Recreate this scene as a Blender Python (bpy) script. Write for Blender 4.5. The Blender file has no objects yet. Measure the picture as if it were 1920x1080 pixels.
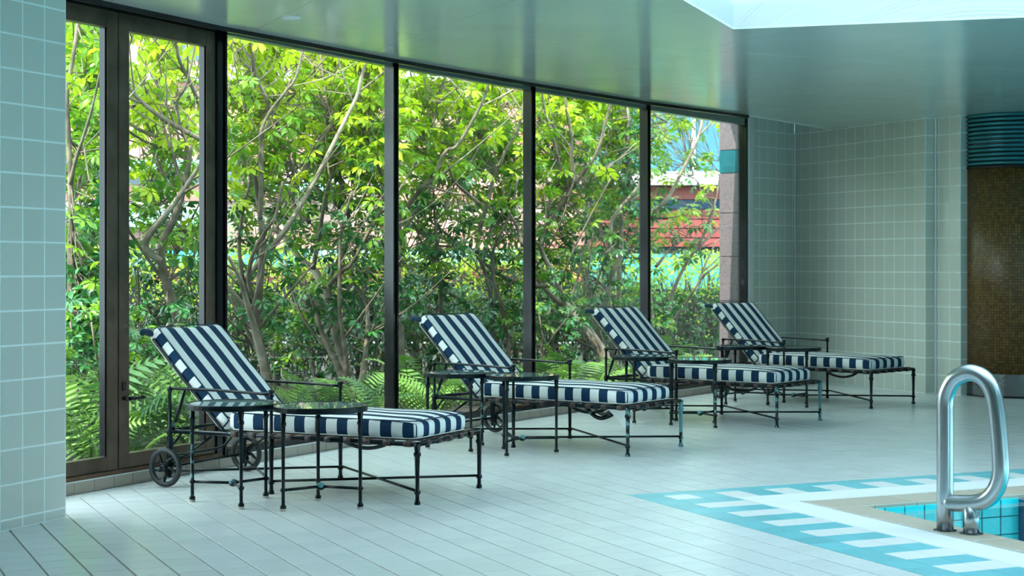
import bpy, bmesh, math, random
from mathutils import Vector, Matrix

# ------------------------------------------------------------------ camera, world, sun, exposure
SC = bpy.context.scene
COL = SC.collection
FPX, HOR, CAMH = 3040.0, 498.0, 1.28          # focal length in pixels, horizon row, eye height
cam = bpy.data.objects.new('camera', bpy.data.cameras.new('camera'))
COL.objects.link(cam); SC.camera = cam
cam.location = (0, 0, CAMH); cam.rotation_euler = (math.radians(90), 0, 0)
cam.data.sensor_width = 36.0; cam.data.lens = FPX * 36.0 / 1920.0
cam.data.shift_y = -(540.0 - HOR) / 1920.0
cam.data.clip_end = 300
cam.data.dof.use_dof = True; cam.data.dof.focus_distance = 9.6; cam.data.dof.aperture_fstop = 5.6

world = bpy.data.worlds.new('world'); SC.world = world; world.use_nodes = True
wn = world.node_tree.nodes['Background']
wn.inputs['Color'].default_value = (0.78, 0.92, 1.0, 1); wn.inputs['Strength'].default_value = 2.8
sl = bpy.data.lights.new('sun', 'SUN'); sun = bpy.data.objects.new('sun', sl); COL.objects.link(sun)
sl.energy = 4.6; sl.angle = math.radians(0.6); sl.color = (1.0, 0.95, 0.84)
sun.rotation_euler = Vector((0.45, 0.76, -1.10)).to_track_quat('-Z', 'Y').to_euler()
sun.location = (-12, -10, 20)
SC.view_settings.view_transform = 'Standard'; SC.view_settings.look = 'None'
SC.view_settings.gamma = 1.0; SC.view_settings.use_curve_mapping = False
SC.view_settings.exposure = 1.42
SC.cycles.use_denoising = True
SC.cycles.max_bounces = 10; SC.cycles.transparent_max_bounces = 16
SC.cycles.sample_clamp_indirect = 6.0
SC.cycles.caustics_reflective = False; SC.cycles.caustics_refractive = False

R = random.Random(11)

# ------------------------------------------------------------------ helpers
def tag(o, label=None, cat=None, group=None, kind=None):
    if label: o['label'] = label
    if cat: o['category'] = cat
    if group: o['group'] = group
    if kind: o['kind'] = kind
    return o

def link(o, parent=None):
    COL.objects.link(o)
    if parent is not None: o.parent = parent
    return o

def empty(name, loc=(0, 0, 0), rz=0.0):
    o = bpy.data.objects.new(name, None); o.empty_display_size = 0.1
    o.location = loc; o.rotation_euler = (0, 0, rz)
    return link(o)

def inst(name, mesh, parent=None, loc=(0, 0, 0), rot=(0, 0, 0), scale=None):
    o = bpy.data.objects.new(name, mesh); o.location = loc; o.rotation_euler = rot
    if scale is not None: o.scale = scale if hasattr(scale, '__len__') else (scale,) * 3
    return link(o, parent)

class MB:
    """collects shapes into one mesh"""
    def __init__(s): s.v = []; s.f = []; s.sm = []
    def add(s, vs, fs, smooth=False):
        b = len(s.v); s.v += [tuple(p) for p in vs]
        for f in fs: s.f.append(tuple(i + b for i in f)); s.sm.append(smooth)
        return s
    def box(s, c, size, m=None):
        x, y, z = [k / 2 for k in size]; c = Vector(c)
        P = [Vector((a * x, b * y, d * z)) for d in (-1, 1) for b in (-1, 1) for a in (-1, 1)]
        P = [(m @ p if m is not None else p) + c for p in P]
        return s.add(P, [(0, 2, 3, 1), (4, 5, 7, 6), (0, 1, 5, 4), (2, 6, 7, 3), (0, 4, 6, 2), (1, 3, 7, 5)])
    def prism(s, poly, z0, z1):
        n = len(poly)
        a = sum(poly[i][0] * poly[(i + 1) % n][1] - poly[(i + 1) % n][0] * poly[i][1] for i in range(n))
        if a < 0: poly = poly[::-1]
        P = [(p[0], p[1], z0) for p in poly] + [(p[0], p[1], z1) for p in poly]
        F = [tuple(range(n - 1, -1, -1)), tuple(range(n, 2 * n))]
        F += [(i, (i + 1) % n, n + (i + 1) % n, n + i) for i in range(n)]
        return s.add(P, F)
    def tube(s, path, rad, n=8, closed=False, cap=True):
        P = [Vector(p) for p in path]; k = len(P)
        if not hasattr(rad, '__len__'): rad = [rad] * k
        T = []
        for i in range(k):
            if closed: t = P[(i + 1) % k] - P[i - 1]
            else: t = P[min(i + 1, k - 1)] - P[max(i - 1, 0)]
            T.append(t.normalized() if t.length > 1e-9 else Vector((0, 0, 1)))
        u = T[0].orthogonal().normalized(); V = []
        for i in range(k):
            u = (u - T[i] * u.dot(T[i]))
            u = u.normalized() if u.length > 1e-6 else T[i].orthogonal().normalized()
            w = T[i].cross(u)
            for j in range(n):
                a = 2 * math.pi * j / n
                V.append(P[i] + (u * math.cos(a) + w * math.sin(a)) * rad[i])
        F = []
        for i in range(k if closed else k - 1):
            i2 = (i + 1) % k
            for j in range(n):
                F.append((i * n + j, i * n + (j + 1) % n, i2 * n + (j + 1) % n, i2 * n + j))
        s.add(V, F, True)
        if cap and not closed:
            b = len(s.v) - k * n
            s.f.append(tuple(b + j for j in range(n - 1, -1, -1))); s.sm.append(False)
            s.f.append(tuple(b + (k - 1) * n + j for j in range(n))); s.sm.append(False)
        return s
    def lathe(s, prof, c=(0, 0, 0), n=14, m=None, smooth=True):
        c = Vector(c); V = []; k = len(prof)
        for r, z in prof:
            for j in range(n):
                a = 2 * math.pi * j / n; p = Vector((r * math.cos(a), r * math.sin(a), z))
                V.append((m @ p if m is not None else p) + c)
        F = [(i * n + j, i * n + (j + 1) % n, (i + 1) * n + (j + 1) % n, (i + 1) * n + j) for i in range(k - 1) for j in range(n)]
        s.add(V, F, smooth)
        b = len(s.v) - k * n
        if prof[0][0] > 1e-6: s.f.append(tuple(b + j for j in range(n - 1, -1, -1))); s.sm.append(False)
        if prof[-1][0] > 1e-6: s.f.append(tuple(b + (k - 1) * n + j for j in range(n))); s.sm.append(False)
        return s
    def mesh(s, name, mat):
        me = bpy.data.meshes.new(name); me.from_pydata(s.v, [], s.f); me.update()
        me.polygons.foreach_set('use_smooth', s.sm)
        if mat is not None: me.materials.append(mat)
        return me
    def build(s, name, mat, parent=None, rel=None):
        if rel is not None:
            rel = Vector(rel); s.v = [tuple(Vector(p) - rel) for p in s.v]
        return link(bpy.data.objects.new(name, s.mesh(name, mat)), parent)

def bez(pts, k=6):
    """smooth a polyline (Catmull-Rom)"""
    P = [Vector(p) for p in pts]; out = []
    for i in range(len(P) - 1):
        a = P[max(i - 1, 0)]; b = P[i]; c = P[i + 1]; d = P[min(i + 2, len(P) - 1)]
        for j in range(k):
            t = j / k
            out.append(0.5 * (2 * b + (c - a) * t + (2 * a - 5 * b + 4 * c - d) * t * t + (3 * b - a - 3 * c + d) * t ** 3))
    out.append(P[-1]); return out

def lerp(a, b, t): return a + (b - a) * t

# ------------------------------------------------------------------ materials
def mat(name, col, rough=0.5, metal=0.0, spec=0.5, var=0.0, scale=8.0, bump=0.0, bscale=60.0, col2=None, coat=0.0):
    m = bpy.data.materials.new(name); m.use_nodes = True
    nt = m.node_tree; N = nt.nodes; L = nt.links; p = N['Principled BSDF']
    p.inputs['Roughness'].default_value = rough; p.inputs['Metallic'].default_value = metal
    p.inputs['Specular IOR Level'].default_value = spec; p.inputs['Coat Weight'].default_value = coat
    tc = N.new('ShaderNodeTexCoord')
    if var > 0 or col2:
        nz = N.new('ShaderNodeTexNoise'); nz.inputs['Scale'].default_value = scale; nz.inputs['Detail'].default_value = 4
        L.new(tc.outputs['Object'], nz.inputs['Vector'])
        r = N.new('ShaderNodeValToRGB')
        c2 = col2 or tuple(max(0, c * (1 - var)) for c in col)
        r.color_ramp.elements[0].position = 0.35; r.color_ramp.elements[1].position = 0.65
        r.color_ramp.elements[0].color = (*c2, 1); r.color_ramp.elements[1].color = (*col, 1)
        L.new(nz.outputs['Fac'], r.inputs['Fac']); L.new(r.outputs['Color'], p.inputs['Base Color'])
    else:
        p.inputs['Base Color'].default_value = (*col, 1)
    if bump > 0:
        nb = N.new('ShaderNodeTexNoise'); nb.inputs['Scale'].default_value = bscale; nb.inputs['Detail'].default_value = 3
        L.new(tc.outputs['Object'], nb.inputs['Vector'])
        b = N.new('ShaderNodeBump'); b.inputs['Strength'].default_value = bump; b.inputs['Distance'].default_value = 0.01
        L.new(nb.outputs['Fac'], b.inputs['Height']); L.new(b.outputs['Normal'], p.inputs['Normal'])
    return m

def tile_mat(name, col, var, rough, spec=0.5):
    """glazed ceramic with a slightly different tone for every piece"""
    m = mat(name, col, rough, spec=spec); nt = m.node_tree; N = nt.nodes; L = nt.links; p = N['Principled BSDF']
    g = N.new('ShaderNodeNewGeometry')
    oi = N.new('ShaderNodeObjectInfo'); ad = N.new('ShaderNodeMath'); ad.operation = 'ADD'
    L.new(oi.outputs['Random'], ad.inputs[0]); L.new(g.outputs['Random Per Island'], ad.inputs[1])
    fr = N.new('ShaderNodeMath'); fr.operation = 'FRACT'; L.new(ad.outputs[0], fr.inputs[0])
    nz = N.new('ShaderNodeTexNoise'); nz.inputs['Scale'].default_value = 1.3; nz.inputs['Detail'].default_value = 5
    L.new(g.outputs['Position'], nz.inputs['Vector'])
    mx = N.new('ShaderNodeMath'); mx.operation = 'MULTIPLY_ADD'; mx.inputs[1].default_value = 0.5
    L.new(fr.outputs[0], mx.inputs[0]); L.new(nz.outputs['Fac'], mx.inputs[2])
    r = N.new('ShaderNodeValToRGB'); r.color_ramp.elements[0].position = 0.25; r.color_ramp.elements[1].position = 1.0
    r.color_ramp.elements[0].color = (*[c * (1 - var) for c in col], 1); r.color_ramp.elements[1].color = (*col, 1)
    L.new(mx.outputs[0], r.inputs['Fac']); L.new(r.outputs['Color'], p.inputs['Base Color'])
    return m

def leaf_mat(name, c1, c2, trans=0.45, rough=0.35, isl=0.55):
    m = bpy.data.materials.new(name); m.use_nodes = True
    nt = m.node_tree; N = nt.nodes; L = nt.links; p = N['Principled BSDF']; out = N['Material Output']
    oi = N.new('ShaderNodeObjectInfo'); g = N.new('ShaderNodeNewGeometry')
    ad = N.new('ShaderNodeMath'); ad.operation = 'MULTIPLY_ADD'; ad.inputs[1].default_value = isl
    hf = N.new('ShaderNodeMath'); hf.operation = 'MULTIPLY'; hf.inputs[1].default_value = 1 - isl
    L.new(g.outputs['Random Per Island'], ad.inputs[0]); L.new(oi.outputs['Random'], hf.inputs[0]); L.new(hf.outputs[0], ad.inputs[2])
    r = N.new('ShaderNodeValToRGB'); r.color_ramp.elements[0].color = (*c1, 1); r.color_ramp.elements[1].color = (*c2, 1)
    L.new(ad.outputs[0], r.inputs['Fac']); L.new(r.outputs['Color'], p.inputs['Base Color'])
    p.inputs['Roughness'].default_value = rough; p.inputs['Specular IOR Level'].default_value = 0.5
    t = N.new('ShaderNodeBsdfTranslucent'); L.new(r.outputs['Color'], t.inputs['Color'])
    mx = N.new('ShaderNodeMixShader'); mx.inputs[0].default_value = trans
    L.new(p.outputs[0], mx.inputs[1]); L.new(t.outputs[0], mx.inputs[2]); L.new(mx.outputs[0], out.inputs['Surface'])
    return m

def glass_mat(name, tint, ior=1.45, rough=0.0, body=None):
    m = bpy.data.materials.new(name); m.use_nodes = True
    nt = m.node_tree; N = nt.nodes; L = nt.links; out = N['Material Output']; N.remove(N['Principled BSDF'])
    tr = N.new('ShaderNodeBsdfTransparent'); tr.inputs['Color'].default_value = (*tint, 1)
    gl = N.new('ShaderNodeBsdfGlossy'); gl.inputs['Roughness'].default_value = rough
    lw = N.new('ShaderNodeLayerWeight'); lw.inputs['Blend'].default_value = 0.5     # Schlick reflectance, same from both faces
    pw = N.new('ShaderNodeMath'); pw.operation = 'POWER'; pw.inputs[1].default_value = 5.0; L.new(lw.outputs['Facing'], pw.inputs[0])
    r0 = ((ior - 1) / (ior + 1)) ** 2
    ma = N.new('ShaderNodeMath'); ma.operation = 'MULTIPLY_ADD'; ma.inputs[1].default_value = 1 - r0; ma.inputs[2].default_value = r0; L.new(pw.outputs[0], ma.inputs[0])
    mx = N.new('ShaderNodeMixShader'); L.new(ma.outputs[0], mx.inputs[0])
    base = tr.outputs[0]
    if body:
        d = N.new('ShaderNodeBsdfDiffuse'); d.inputs['Color'].default_value = (*body[0], 1)
        m2 = N.new('ShaderNodeMixShader'); m2.inputs[0].default_value = body[1]
        L.new(tr.outputs[0], m2.inputs[1]); L.new(d.outputs[0], m2.inputs[2]); base = m2.outputs[0]
    L.new(base, mx.inputs[1]); L.new(gl.outputs[0], mx.inputs[2]); L.new(mx.outputs[0], out.inputs['Surface'])
    return m

def stripe_mat():
    m = bpy.data.materials.new('striped_canvas'); m.use_nodes = True
    nt = m.node_tree; N = nt.nodes; L = nt.links; p = N['Principled BSDF']
    uv = N.new('ShaderNodeUVMap'); sx = N.new('ShaderNodeSeparateXYZ'); L.new(uv.outputs[0], sx.inputs[0])
    fr = N.new('ShaderNodeMath'); fr.operation = 'FRACT'; L.new(sx.outputs[0], fr.inputs[0])
    gt = N.new('ShaderNodeMath'); gt.operation = 'GREATER_THAN'; gt.inputs[1].default_value = 0.5; L.new(fr.outputs[0], gt.inputs[0])
    mx = N.new('ShaderNodeMix'); mx.data_type = 'RGBA'
    mx.inputs['A'].default_value = (0.80, 0.83, 0.80, 1); mx.inputs['B'].default_value = (0.007, 0.036, 0.085, 1)
    L.new(gt.outputs[0], mx.inputs['Factor']); L.new(mx.outputs['Result'], p.inputs['Base Color'])
    p.inputs['Roughness'].default_value = 0.85; p.inputs['Specular IOR Level'].default_value = 0.2
    tc = N.new('ShaderNodeTexCoord'); w = N.new('ShaderNodeTexNoise'); w.inputs['Scale'].default_value = 14; w.inputs['Detail'].default_value = 6
    L.new(tc.outputs['Object'], w.inputs['Vector'])
    b = N.new('ShaderNodeBump'); b.inputs['Strength'].default_value = 0.5; b.inputs['Distance'].default_value = 0.012
    L.new(w.outputs['Fac'], b.inputs['Height']); L.new(b.outputs['Normal'], p.inputs['Normal'])
    return m

def mosaic_mat():
    m = mat('brown_mosaic', (0.1, 0.06, 0.02), 0.35); nt = m.node_tree; N = nt.nodes; L = nt.links; p = N['Principled BSDF']
    uv = N.new('ShaderNodeUVMap'); br = N.new('ShaderNodeTexBrick'); L.new(uv.outputs[0], br.inputs['Vector'])
    br.offset = 0.0; br.squash = 1.0
    for k, v in (('Scale', 1.0), ('Mortar Size', 0.0025), ('Brick Width', 0.028), ('Row Height', 0.028), ('Bias', 0.0)): br.inputs[k].default_value = v
    br.inputs['Color1'].default_value = (0.24, 0.125, 0.035, 1); br.inputs['Color2'].default_value = (0.10, 0.048, 0.013, 1)
    br.inputs['Mortar'].default_value = (0.05, 0.035, 0.015, 1)
    L.new(br.outputs['Color'], p.inputs['Base Color'])
    return m

def granite_mat():
    m = mat('pink_granite', (0.5, 0.4, 0.4), 0.45); nt = m.node_tree; N = nt.nodes; L = nt.links; p = N['Principled BSDF']
    tc = N.new('ShaderNodeTexCoord'); v = N.new('ShaderNodeTexVoronoi'); v.inputs['Scale'].default_value = 70
    L.new(tc.outputs['Object'], v.inputs['Vector'])
    r = N.new('ShaderNodeValToRGB'); e = r.color_ramp.elements
    e[0].color = (0.17, 0.125, 0.135, 1); e[1].color = (0.06, 0.056, 0.066, 1)
    e.new(0.6).color = (0.135, 0.105, 0.12, 1)
    L.new(v.outputs['Color'], r.inputs['Fac']); L.new(r.outputs['Color'], p.inputs['Base Color'])
    return m

def worn_mat(name, amount):
    """black-green lacquer with pale verdigris where it is rubbed off"""
    m = mat(name, (0.004, 0.009, 0.012), 0.26, spec=0.22); nt = m.node_tree; N = nt.nodes; L = nt.links; p = N['Principled BSDF']
    tc = N.new('ShaderNodeTexCoord'); nz = N.new('ShaderNodeTexNoise'); nz.inputs['Scale'].default_value = 16; nz.inputs['Detail'].default_value = 5
    L.new(tc.outputs['Object'], nz.inputs['Vector'])
    r = N.new('ShaderNodeValToRGB'); e = r.color_ramp.elements
    e[0].position = 1 - amount; e[0].color = (0.004, 0.010, 0.013, 1); e[1].position = min(1.0, 1.04 - amount); e[1].color = (0.10, 0.26, 0.28, 1)
    L.new(nz.outputs['Fac'], r.inputs['Fac']); L.new(r.outputs['Color'], p.inputs['Base Color'])
    return m

M = dict(
    floor=tile_mat('floor_tile', (0.74, 0.79, 0.79), 0.12, 0.24),
    border=tile_mat('border_white_tile', (0.78, 0.80, 0.79), 0.06, 0.34),
    teal=tile_mat('border_teal_tile', (0.19, 0.58, 0.65), 0.20, 0.30),
    grout=mat('floor_grout', (0.30, 0.25, 0.20), 0.9, var=0.4, scale=3),
    wall=tile_mat('wall_tile', (0.62, 0.65, 0.59), 0.05, 0.22, 0.5),
    wgrout=mat('wall_grout', (0.84, 0.92, 0.90), 0.8),
    kerb=tile_mat('kerb_tile', (0.38, 0.325, 0.27), 0.12, 0.35),
    ledge=mat('kerb_ledge', (0.74, 0.78, 0.77), 0.5),
    ceil=mat('ceiling_panel', (0.78, 0.86, 0.82), 0.16, metal=0.3, spec=0.6, var=0.06, scale=2.0),
    white=mat('white_paint', (0.80, 0.83, 0.83), 0.55),
    bronze=mat('bronze_frame', (0.17, 0.12, 0.085), 0.32, metal=0.6, var=0.35, scale=6),
    black=mat('black_frame', (0.006, 0.006, 0.008), 0.18, spec=0.45),
    rust=mat('rusty_sill', (0.050, 0.036, 0.026), 0.6, col2=(0.16, 0.075, 0.035), scale=9),
    alu=mat('head_rail_metal', (0.40, 0.46, 0.44), 0.25, metal=0.7),
    glass=glass_mat('window_glass', (0.93, 0.985, 0.965)),
    ttop=glass_mat('table_glass', (0.60, 0.80, 0.77), 1.7, 0.01, ((0.28, 0.46, 0.45), 0.5)),
    metal=worn_mat('black_lacquer', 0.33), worn=worn_mat('worn_lacquer', 0.56), half=worn_mat('half_worn_lacquer', 0.47),
    rubber=mat('tyre_rubber', (0.012, 0.018, 0.02), 0.55),
    stripe=stripe_mat(), navy=mat('navy_piping', (0.008, 0.035, 0.075), 0.8), cream=mat('white_piping', (0.75, 0.78, 0.75), 0.85),
    strap=mat('brown_strap', (0.075, 0.042, 0.034), 0.55, var=0.4, scale=30),
    cork=mat('pale_foot_pad', (0.55, 0.48, 0.42), 0.7),
    steel=mat('brushed_steel', (0.46, 0.48, 0.50), 0.27, metal=1.0),
    bsteel=mat('base_steel', (0.22, 0.23, 0.23), 0.22, metal=1.0, bump=0.25, bscale=25),
    tealsteel=mat('teal_rib', (0.035, 0.20, 0.24), 0.25, metal=0.55),
    mosaic=mosaic_mat(), granite=granite_mat(), gteal=mat('teal_stone', (0.01, 0.11, 0.14), 0.3, var=0.3, scale=12),
    grate=mat('white_grating', (0.86, 0.89, 0.89), 0.45),
    coping=tile_mat('coping_tile', (0.54, 0.48, 0.39), 0.15, 0.4),
    poolt=tile_mat('pool_tile', (0.0, 0.80, 0.86), 0.06, 0.3), poolg=mat('pool_grout', (0.0, 0.16, 0.22), 0.7),
    water=glass_mat('pool_water', (0.60, 0.98, 1.0), 1.12),
    soil=mat('garden_soil', (0.028, 0.022, 0.015), 0.95, var=0.5, scale=4, bump=0.6, bscale=20),
    dbark=mat('dark_twig_bark', (0.045, 0.034, 0.026), 0.9, var=0.4, scale=9),
    bark=mat('tree_bark', (0.22, 0.17, 0.125), 0.85, col2=(0.075, 0.058, 0.042), scale=7, bump=0.5, bscale=40),
    paleb=mat('pale_bark', (0.34, 0.28, 0.22), 0.85, col2=(0.15, 0.12, 0.085), scale=7, bump=0.5, bscale=40),
    lime=leaf_mat('sunlit_young_leaf', (0.19, 0.37, 0.008), (0.52, 0.62, 0.02), 0.5),  # yellower new growth, with sunlit brightness put into the colour too
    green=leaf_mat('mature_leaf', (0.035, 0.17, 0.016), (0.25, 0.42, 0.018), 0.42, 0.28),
    deep=leaf_mat('shaded_leaf', (0.010, 0.070, 0.024), (0.045, 0.20, 0.036), 0.25, 0.25),  # low leaves: shade below the crowns mixed into the colour
    fern=leaf_mat('fern_frond', (0.012, 0.070, 0.020), (0.20, 0.38, 0.06), 0.3, 0.55, 0.12),
    hedge=leaf_mat('hedge_leaf', (0.17, 0.36, 0.02), (0.58, 0.72, 0.05), 0.4, 0.5),
    pink=tile_mat('salmon_wall_tile', (0.42, 0.185, 0.15), 0.12, 0.6), pale=mat('pale_pink_wall', (0.46, 0.29, 0.26), 0.7, var=0.1, scale=1),
    red=tile_mat('red_cladding', (0.26, 0.045, 0.042), 0.12, 0.5), bwhite=mat('white_band', (0.62, 0.64, 0.64), 0.6),
    bteal=mat('teal_awning', (0.03, 0.28, 0.32), 0.5), bcyan=mat('pale_cyan_band', (0.26, 0.52, 0.54), 0.5),
    bglass=mat('dark_window_glass', (0.02, 0.05, 0.10), 0.08, spec=0.8), sglass=mat('blue_window_glass', (0.04, 0.14, 0.20), 0.3, spec=0.4),
    dark=mat('dark_gap', (0.02, 0.02, 0.025), 0.8),
    grey=mat('grey_paint', (0.52, 0.55, 0.56), 0.6),
    lens=mat('light_lens', (0.75, 0.85, 0.88), 0.3),
)
def skylight_mat():
    m = bpy.data.materials.new('skylight_diffuser'); m.use_nodes = True
    N = m.node_tree.nodes; L = m.node_tree.links; N.remove(N['Principled BSDF'])
    t = N.new('ShaderNodeBsdfTranslucent'); t.inputs['Color'].default_value = (0.50, 0.565, 0.60, 1)
    L.new(t.outputs[0], N['Material Output'].inputs['Surface']); return m
M['sky'] = skylight_mat()

# ------------------------------------------------------------------ plan of the place (metres; camera at the origin, looking along +Y)
ZC = 2.76
NODE = [Vector(p) for p in ((-2.771, 8.567), (-1.862, 10.31), (-0.892, 12.031), (0.148, 13.66), (1.259, 15.303), (2.443, 17.07))]
KERB = [Vector(p) for p in ((-6.4, 1.2), (-2.742, 8.47), (-1.842, 10.2), (-0.883, 11.91), (0.147, 13.53), (1.247, 15.16), (2.50, 17.03))]
EDGE = [(-6.38, 1.02), (-2.297, 9.035), (-1.793, 10.02), (-0.857, 11.578), (0.138, 13.094), (1.201, 14.607), (2.33, 15.955), (3.511, 17.644)]
A24 = math.radians(24.2)
E1 = Vector((math.cos(A24), math.sin(A24))); E2 = Vector((math.sin(A24), -math.cos(A24)))
C0 = Vector((0.640, 9.049))
def pool(u, v, z=0.0):
    p = C0 + E1 * u + E2 * v; return Vector((p.x, p.y, z))
def outn(d): return Vector((-d.y, d.x))

# ------------------------------------------------------------------ floor
TP = 0.165
outline = [(p + outn(Vector((0.5, 0.86))) * 0.10) for p in KERB] + [Vector((2.55, 17.9)), Vector((3.3, 18.9)), Vector((9, 18.9)), Vector((9, 11.82)), pool(.945, .90).xy, Vector((6.63, -2)), Vector((-8, -2))]
fm = bpy.data.meshes.new('floor'); fm.from_pydata([(p[0], p[1], -0.0022) for p in outline], [], [tuple(range(len(outline) - 1, -1, -1))]); fm.update()
if fm.polygons[0].normal.z < 0: fm.flip_normals()
fm.materials.append(M['grout'])
FLOOR = link(bpy.data.objects.new('floor', fm)); tag(FLOOR, 'pale square tiled deck around the pool and loungers', 'floor', kind='structure')

def flat_tile(name, w, h, m, t=0.0022, bev=0.001):
    x, y = w / 2, h / 2; b = bev
    V = [(-x, -y, -t), (x, -y, -t), (x, y, -t), (-x, y, -t), (-x, -y, -b), (x, -y, -b), (x, y, -b), (-x, y, -b),
         (-x + b, -y + b, 0), (x - b, -y + b, 0), (x - b, y - b, 0), (-x + b, y - b, 0)]
    F = [(8, 9, 10, 11)] + [(i, (i + 1) % 4, 4 + (i + 1) % 4, 4 + i) for i in range(4)] + [(4 + i, 4 + (i + 1) % 4, 8 + (i + 1) % 4, 8 + i) for i in range(4)]
    return MB().add(V, F).mesh(name, m)

def inside_room(p):
    for a, b in zip(KERB[:-1], KERB[1:]):
        if min(a.y, b.y) - 0.3 <= p.y <= max(a.y, b.y) + 0.3:
            d = (b - a).normalized()
            if outn(d).dot(p - a) > 0.02: return False
    for a, b in ((Vector((2.478, 17.03)), Vector((2.608, 17.66))), (Vector((2.608, 17.66)), Vector((3.187, 18.28)))):
        if a.y <= p.y <= b.y and outn((b - a).normalized()).dot(p - a) > -0.02: return False
    if p.y > 17.03 and p.x < 2.40: return False
    return p.y < 18.25 and p.x < 8.9
def in_left_pier(p):
    d = Vector((-0.40, -0.917)); q = p - Vector((-2.265, 8.235))
    return q.dot(outn(d)) < 0.02 and q.dot(d) > -0.05 and False
cells = []
for i in range(-40, 60):
    for j in range(-75, 22):
        u0, v0 = 0.17 + TP * i, 0.11 + TP * j
        uc, vc = u0 + TP / 2, v0 + TP / 2
        if uc > 0.01 and v0 > -0.012: continue
        p = pool(uc, vc)
        if p.y < 4.5 or not inside_room(p.xy): continue
        if abs(p.x) > 0.335 * p.y + 0.7: continue
        cells.append((p, uc, vc, u0, v0))
def vis_key(c):
    p = c[0]; px = 960 + FPX * p.x / p.y; py = HOR + FPX * CAMH / p.y
    return (0 if -15 < px < 1935 and py < 1090 else 1, p.y)
cells.sort(key=vis_key)
ft = flat_tile('floor_tile', TP - 0.0070, TP - 0.0055, M['floor'])
rest = MB()
ang = A24
rot2 = Matrix.Rotation(ang, 3, 'Z')
for n, (p, uc, vc, u0, v0) in enumerate(cells):
    v1 = v0 + TP
    full = not (v0 < -0.012 and v1 > 0.012 and uc > 0.01)
    if n < 300 and full:
        inst('floor_tile', ft, FLOOR, (p.x, p.y, 0), (0, 0, ang))
    else:
        h = TP if full else -v0
        if h < 0.012: continue
        q = p if full else pool(uc, v0 / 2)
        x, y = (TP - 0.0070) / 2, (h - 0.0055) / 2
        P = [rot2 @ Vector((a * x, b * y, 0)) + q for a, b in ((-1, -1), (1, -1), (1, 1), (-1, 1))]
        rest.add(P + [k - Vector((0, 0, .0022)) for k in P], [(0, 1, 2, 3), (4, 5, 1, 0), (5, 6, 2, 1), (6, 7, 3, 2), (7, 4, 0, 3)])
o = rest.build('tile_field', M['floor'], FLOOR); o['kind'] = 'stuff'

# border of teal and white tiles round the pool
def uvtile(u0, u1, v0, v1, m, name):
    c = pool((u0 + u1) / 2, (v0 + v1) / 2)
    key = (round(u1 - u0, 3), round(v1 - v0, 3), m.name)
    if key not in TCACHE: TCACHE[key] = flat_tile(name, u1 - u0 - .004, v1 - v0 - .004, m)
    inst(name, TCACHE[key], FLOOR, (c.x, c.y, 0), (0, 0, ang))
TCACHE = {}
U = [.005, .17, .335, .50]; V = [0, .11] + [.11 + TP * k for k in range(1, 24)]
for j in range(len(V) - 1):                                   # side running towards the camera
    for i in range(3):
        if j < 2 and i > 0 and False: continue
        white = (i > 0 and j >= 3 and (j % 2 == 1)) or (i == 1 and j == 1)
        if j == 1 and i == 2: white = False
        uvtile(U[i], U[i + 1], V[j], V[j + 1], M['border'] if white else M['teal'], 'border_tile')
for k in range(18):                                           # side running along the back
    u0 = .50 + TP * k
    uvtile(u0, u0 + TP, 0, .11, M['teal'], 'border_tile')
    uvtile(u0, u0 + TP, .11, .335, M['border'] if k % 2 == 0 else M['teal'], 'border_tile')
# course of tiles along the kerb
for a, b in zip(KERB[1:-1], KERB[2:]):
    d = (b - a).normalized(); L_ = (b - a).length; k = int(L_ / 0.30)
    me = flat_tile('kerb_course_tile', L_ / k - .004, .10, M['floor'], 0.008)
    for i in range(k):
        c = a + d * (L_ * (i + .5) / k) - outn(d) * 0.052
        inst('floor_tile', me, FLOOR, (c.x, c.y, 0.0015), (0, 0, math.atan2(d.y, d.x)))

# ------------------------------------------------------------------ pool
PO = empty('swimming_pool', pool(.945, .90, 0)); tag(PO, 'turquoise tiled swimming pool with beige coping and white overflow grating', 'pool')
org = PO.location.copy()
def pbuild(mb, name, m): return mb.build(name, m, PO, org)
b = MB(); far = 9.0
q0, qA, qB = pool(.945, .90), pool(8.7, .90), pool(.945, 11.5)
b.add([q0 - Vector((0, 0, .02)), qA - Vector((0, 0, .02)), qA - Vector((0, 0, 1.3)), q0 - Vector((0, 0, 1.3))], [(0, 1, 2, 3)])
b.add([q0 - Vector((0, 0, .02)), qB - Vector((0, 0, .02)), qB - Vector((0, 0, 1.3)), q0 - Vector((0, 0, 1.3))], [(3, 2, 1, 0)])
qC = pool(8.7, 11.5)
b.add([p - Vector((0, 0, 1.3)) for p in (q0, qA, qC, qB)], [(3, 2, 1, 0)])
pbuild(b, 'basin', M['poolg'])
pt = flat_tile('pool_wall_tile', .1215, .094, M['poolt'], .008)
for i in range(8):
    for k in range(8):
        c = pool(.945 + .1306 * (i + .5), .908, -.012 - .1 * (k + .5)) - org
        inst('wall_tile', pt, PO, c, (math.radians(90), 0, ang))
stp = MB(); c = pool(1.99 + .5, 0.93, -.66); stp.box(c, (1.0, .08, 1.27), Matrix.Rotation(ang, 3, 'Z'))
pbuild(stp, 'step_block', mat('deep_blue_tile', (0.0, 0.18, 0.36), 0.35, var=0.3, scale=14))
pf = MB()
for i in range(26):
    for k in range(40):
        c = pool(.945 + .3 * (i + .5), .90 + .28 * (k + .5), -1.29)
        P = [rot2 @ Vector((a * .146, d * .136, 0)) + c for a, d in ((-1, -1), (1, -1), (1, 1), (-1, 1))]
        pf.add(P, [(0, 1, 2, 3)])
o = pbuild(pf, 'bottom_tiling', M['poolt']); o['kind'] = 'stuff'
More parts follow.
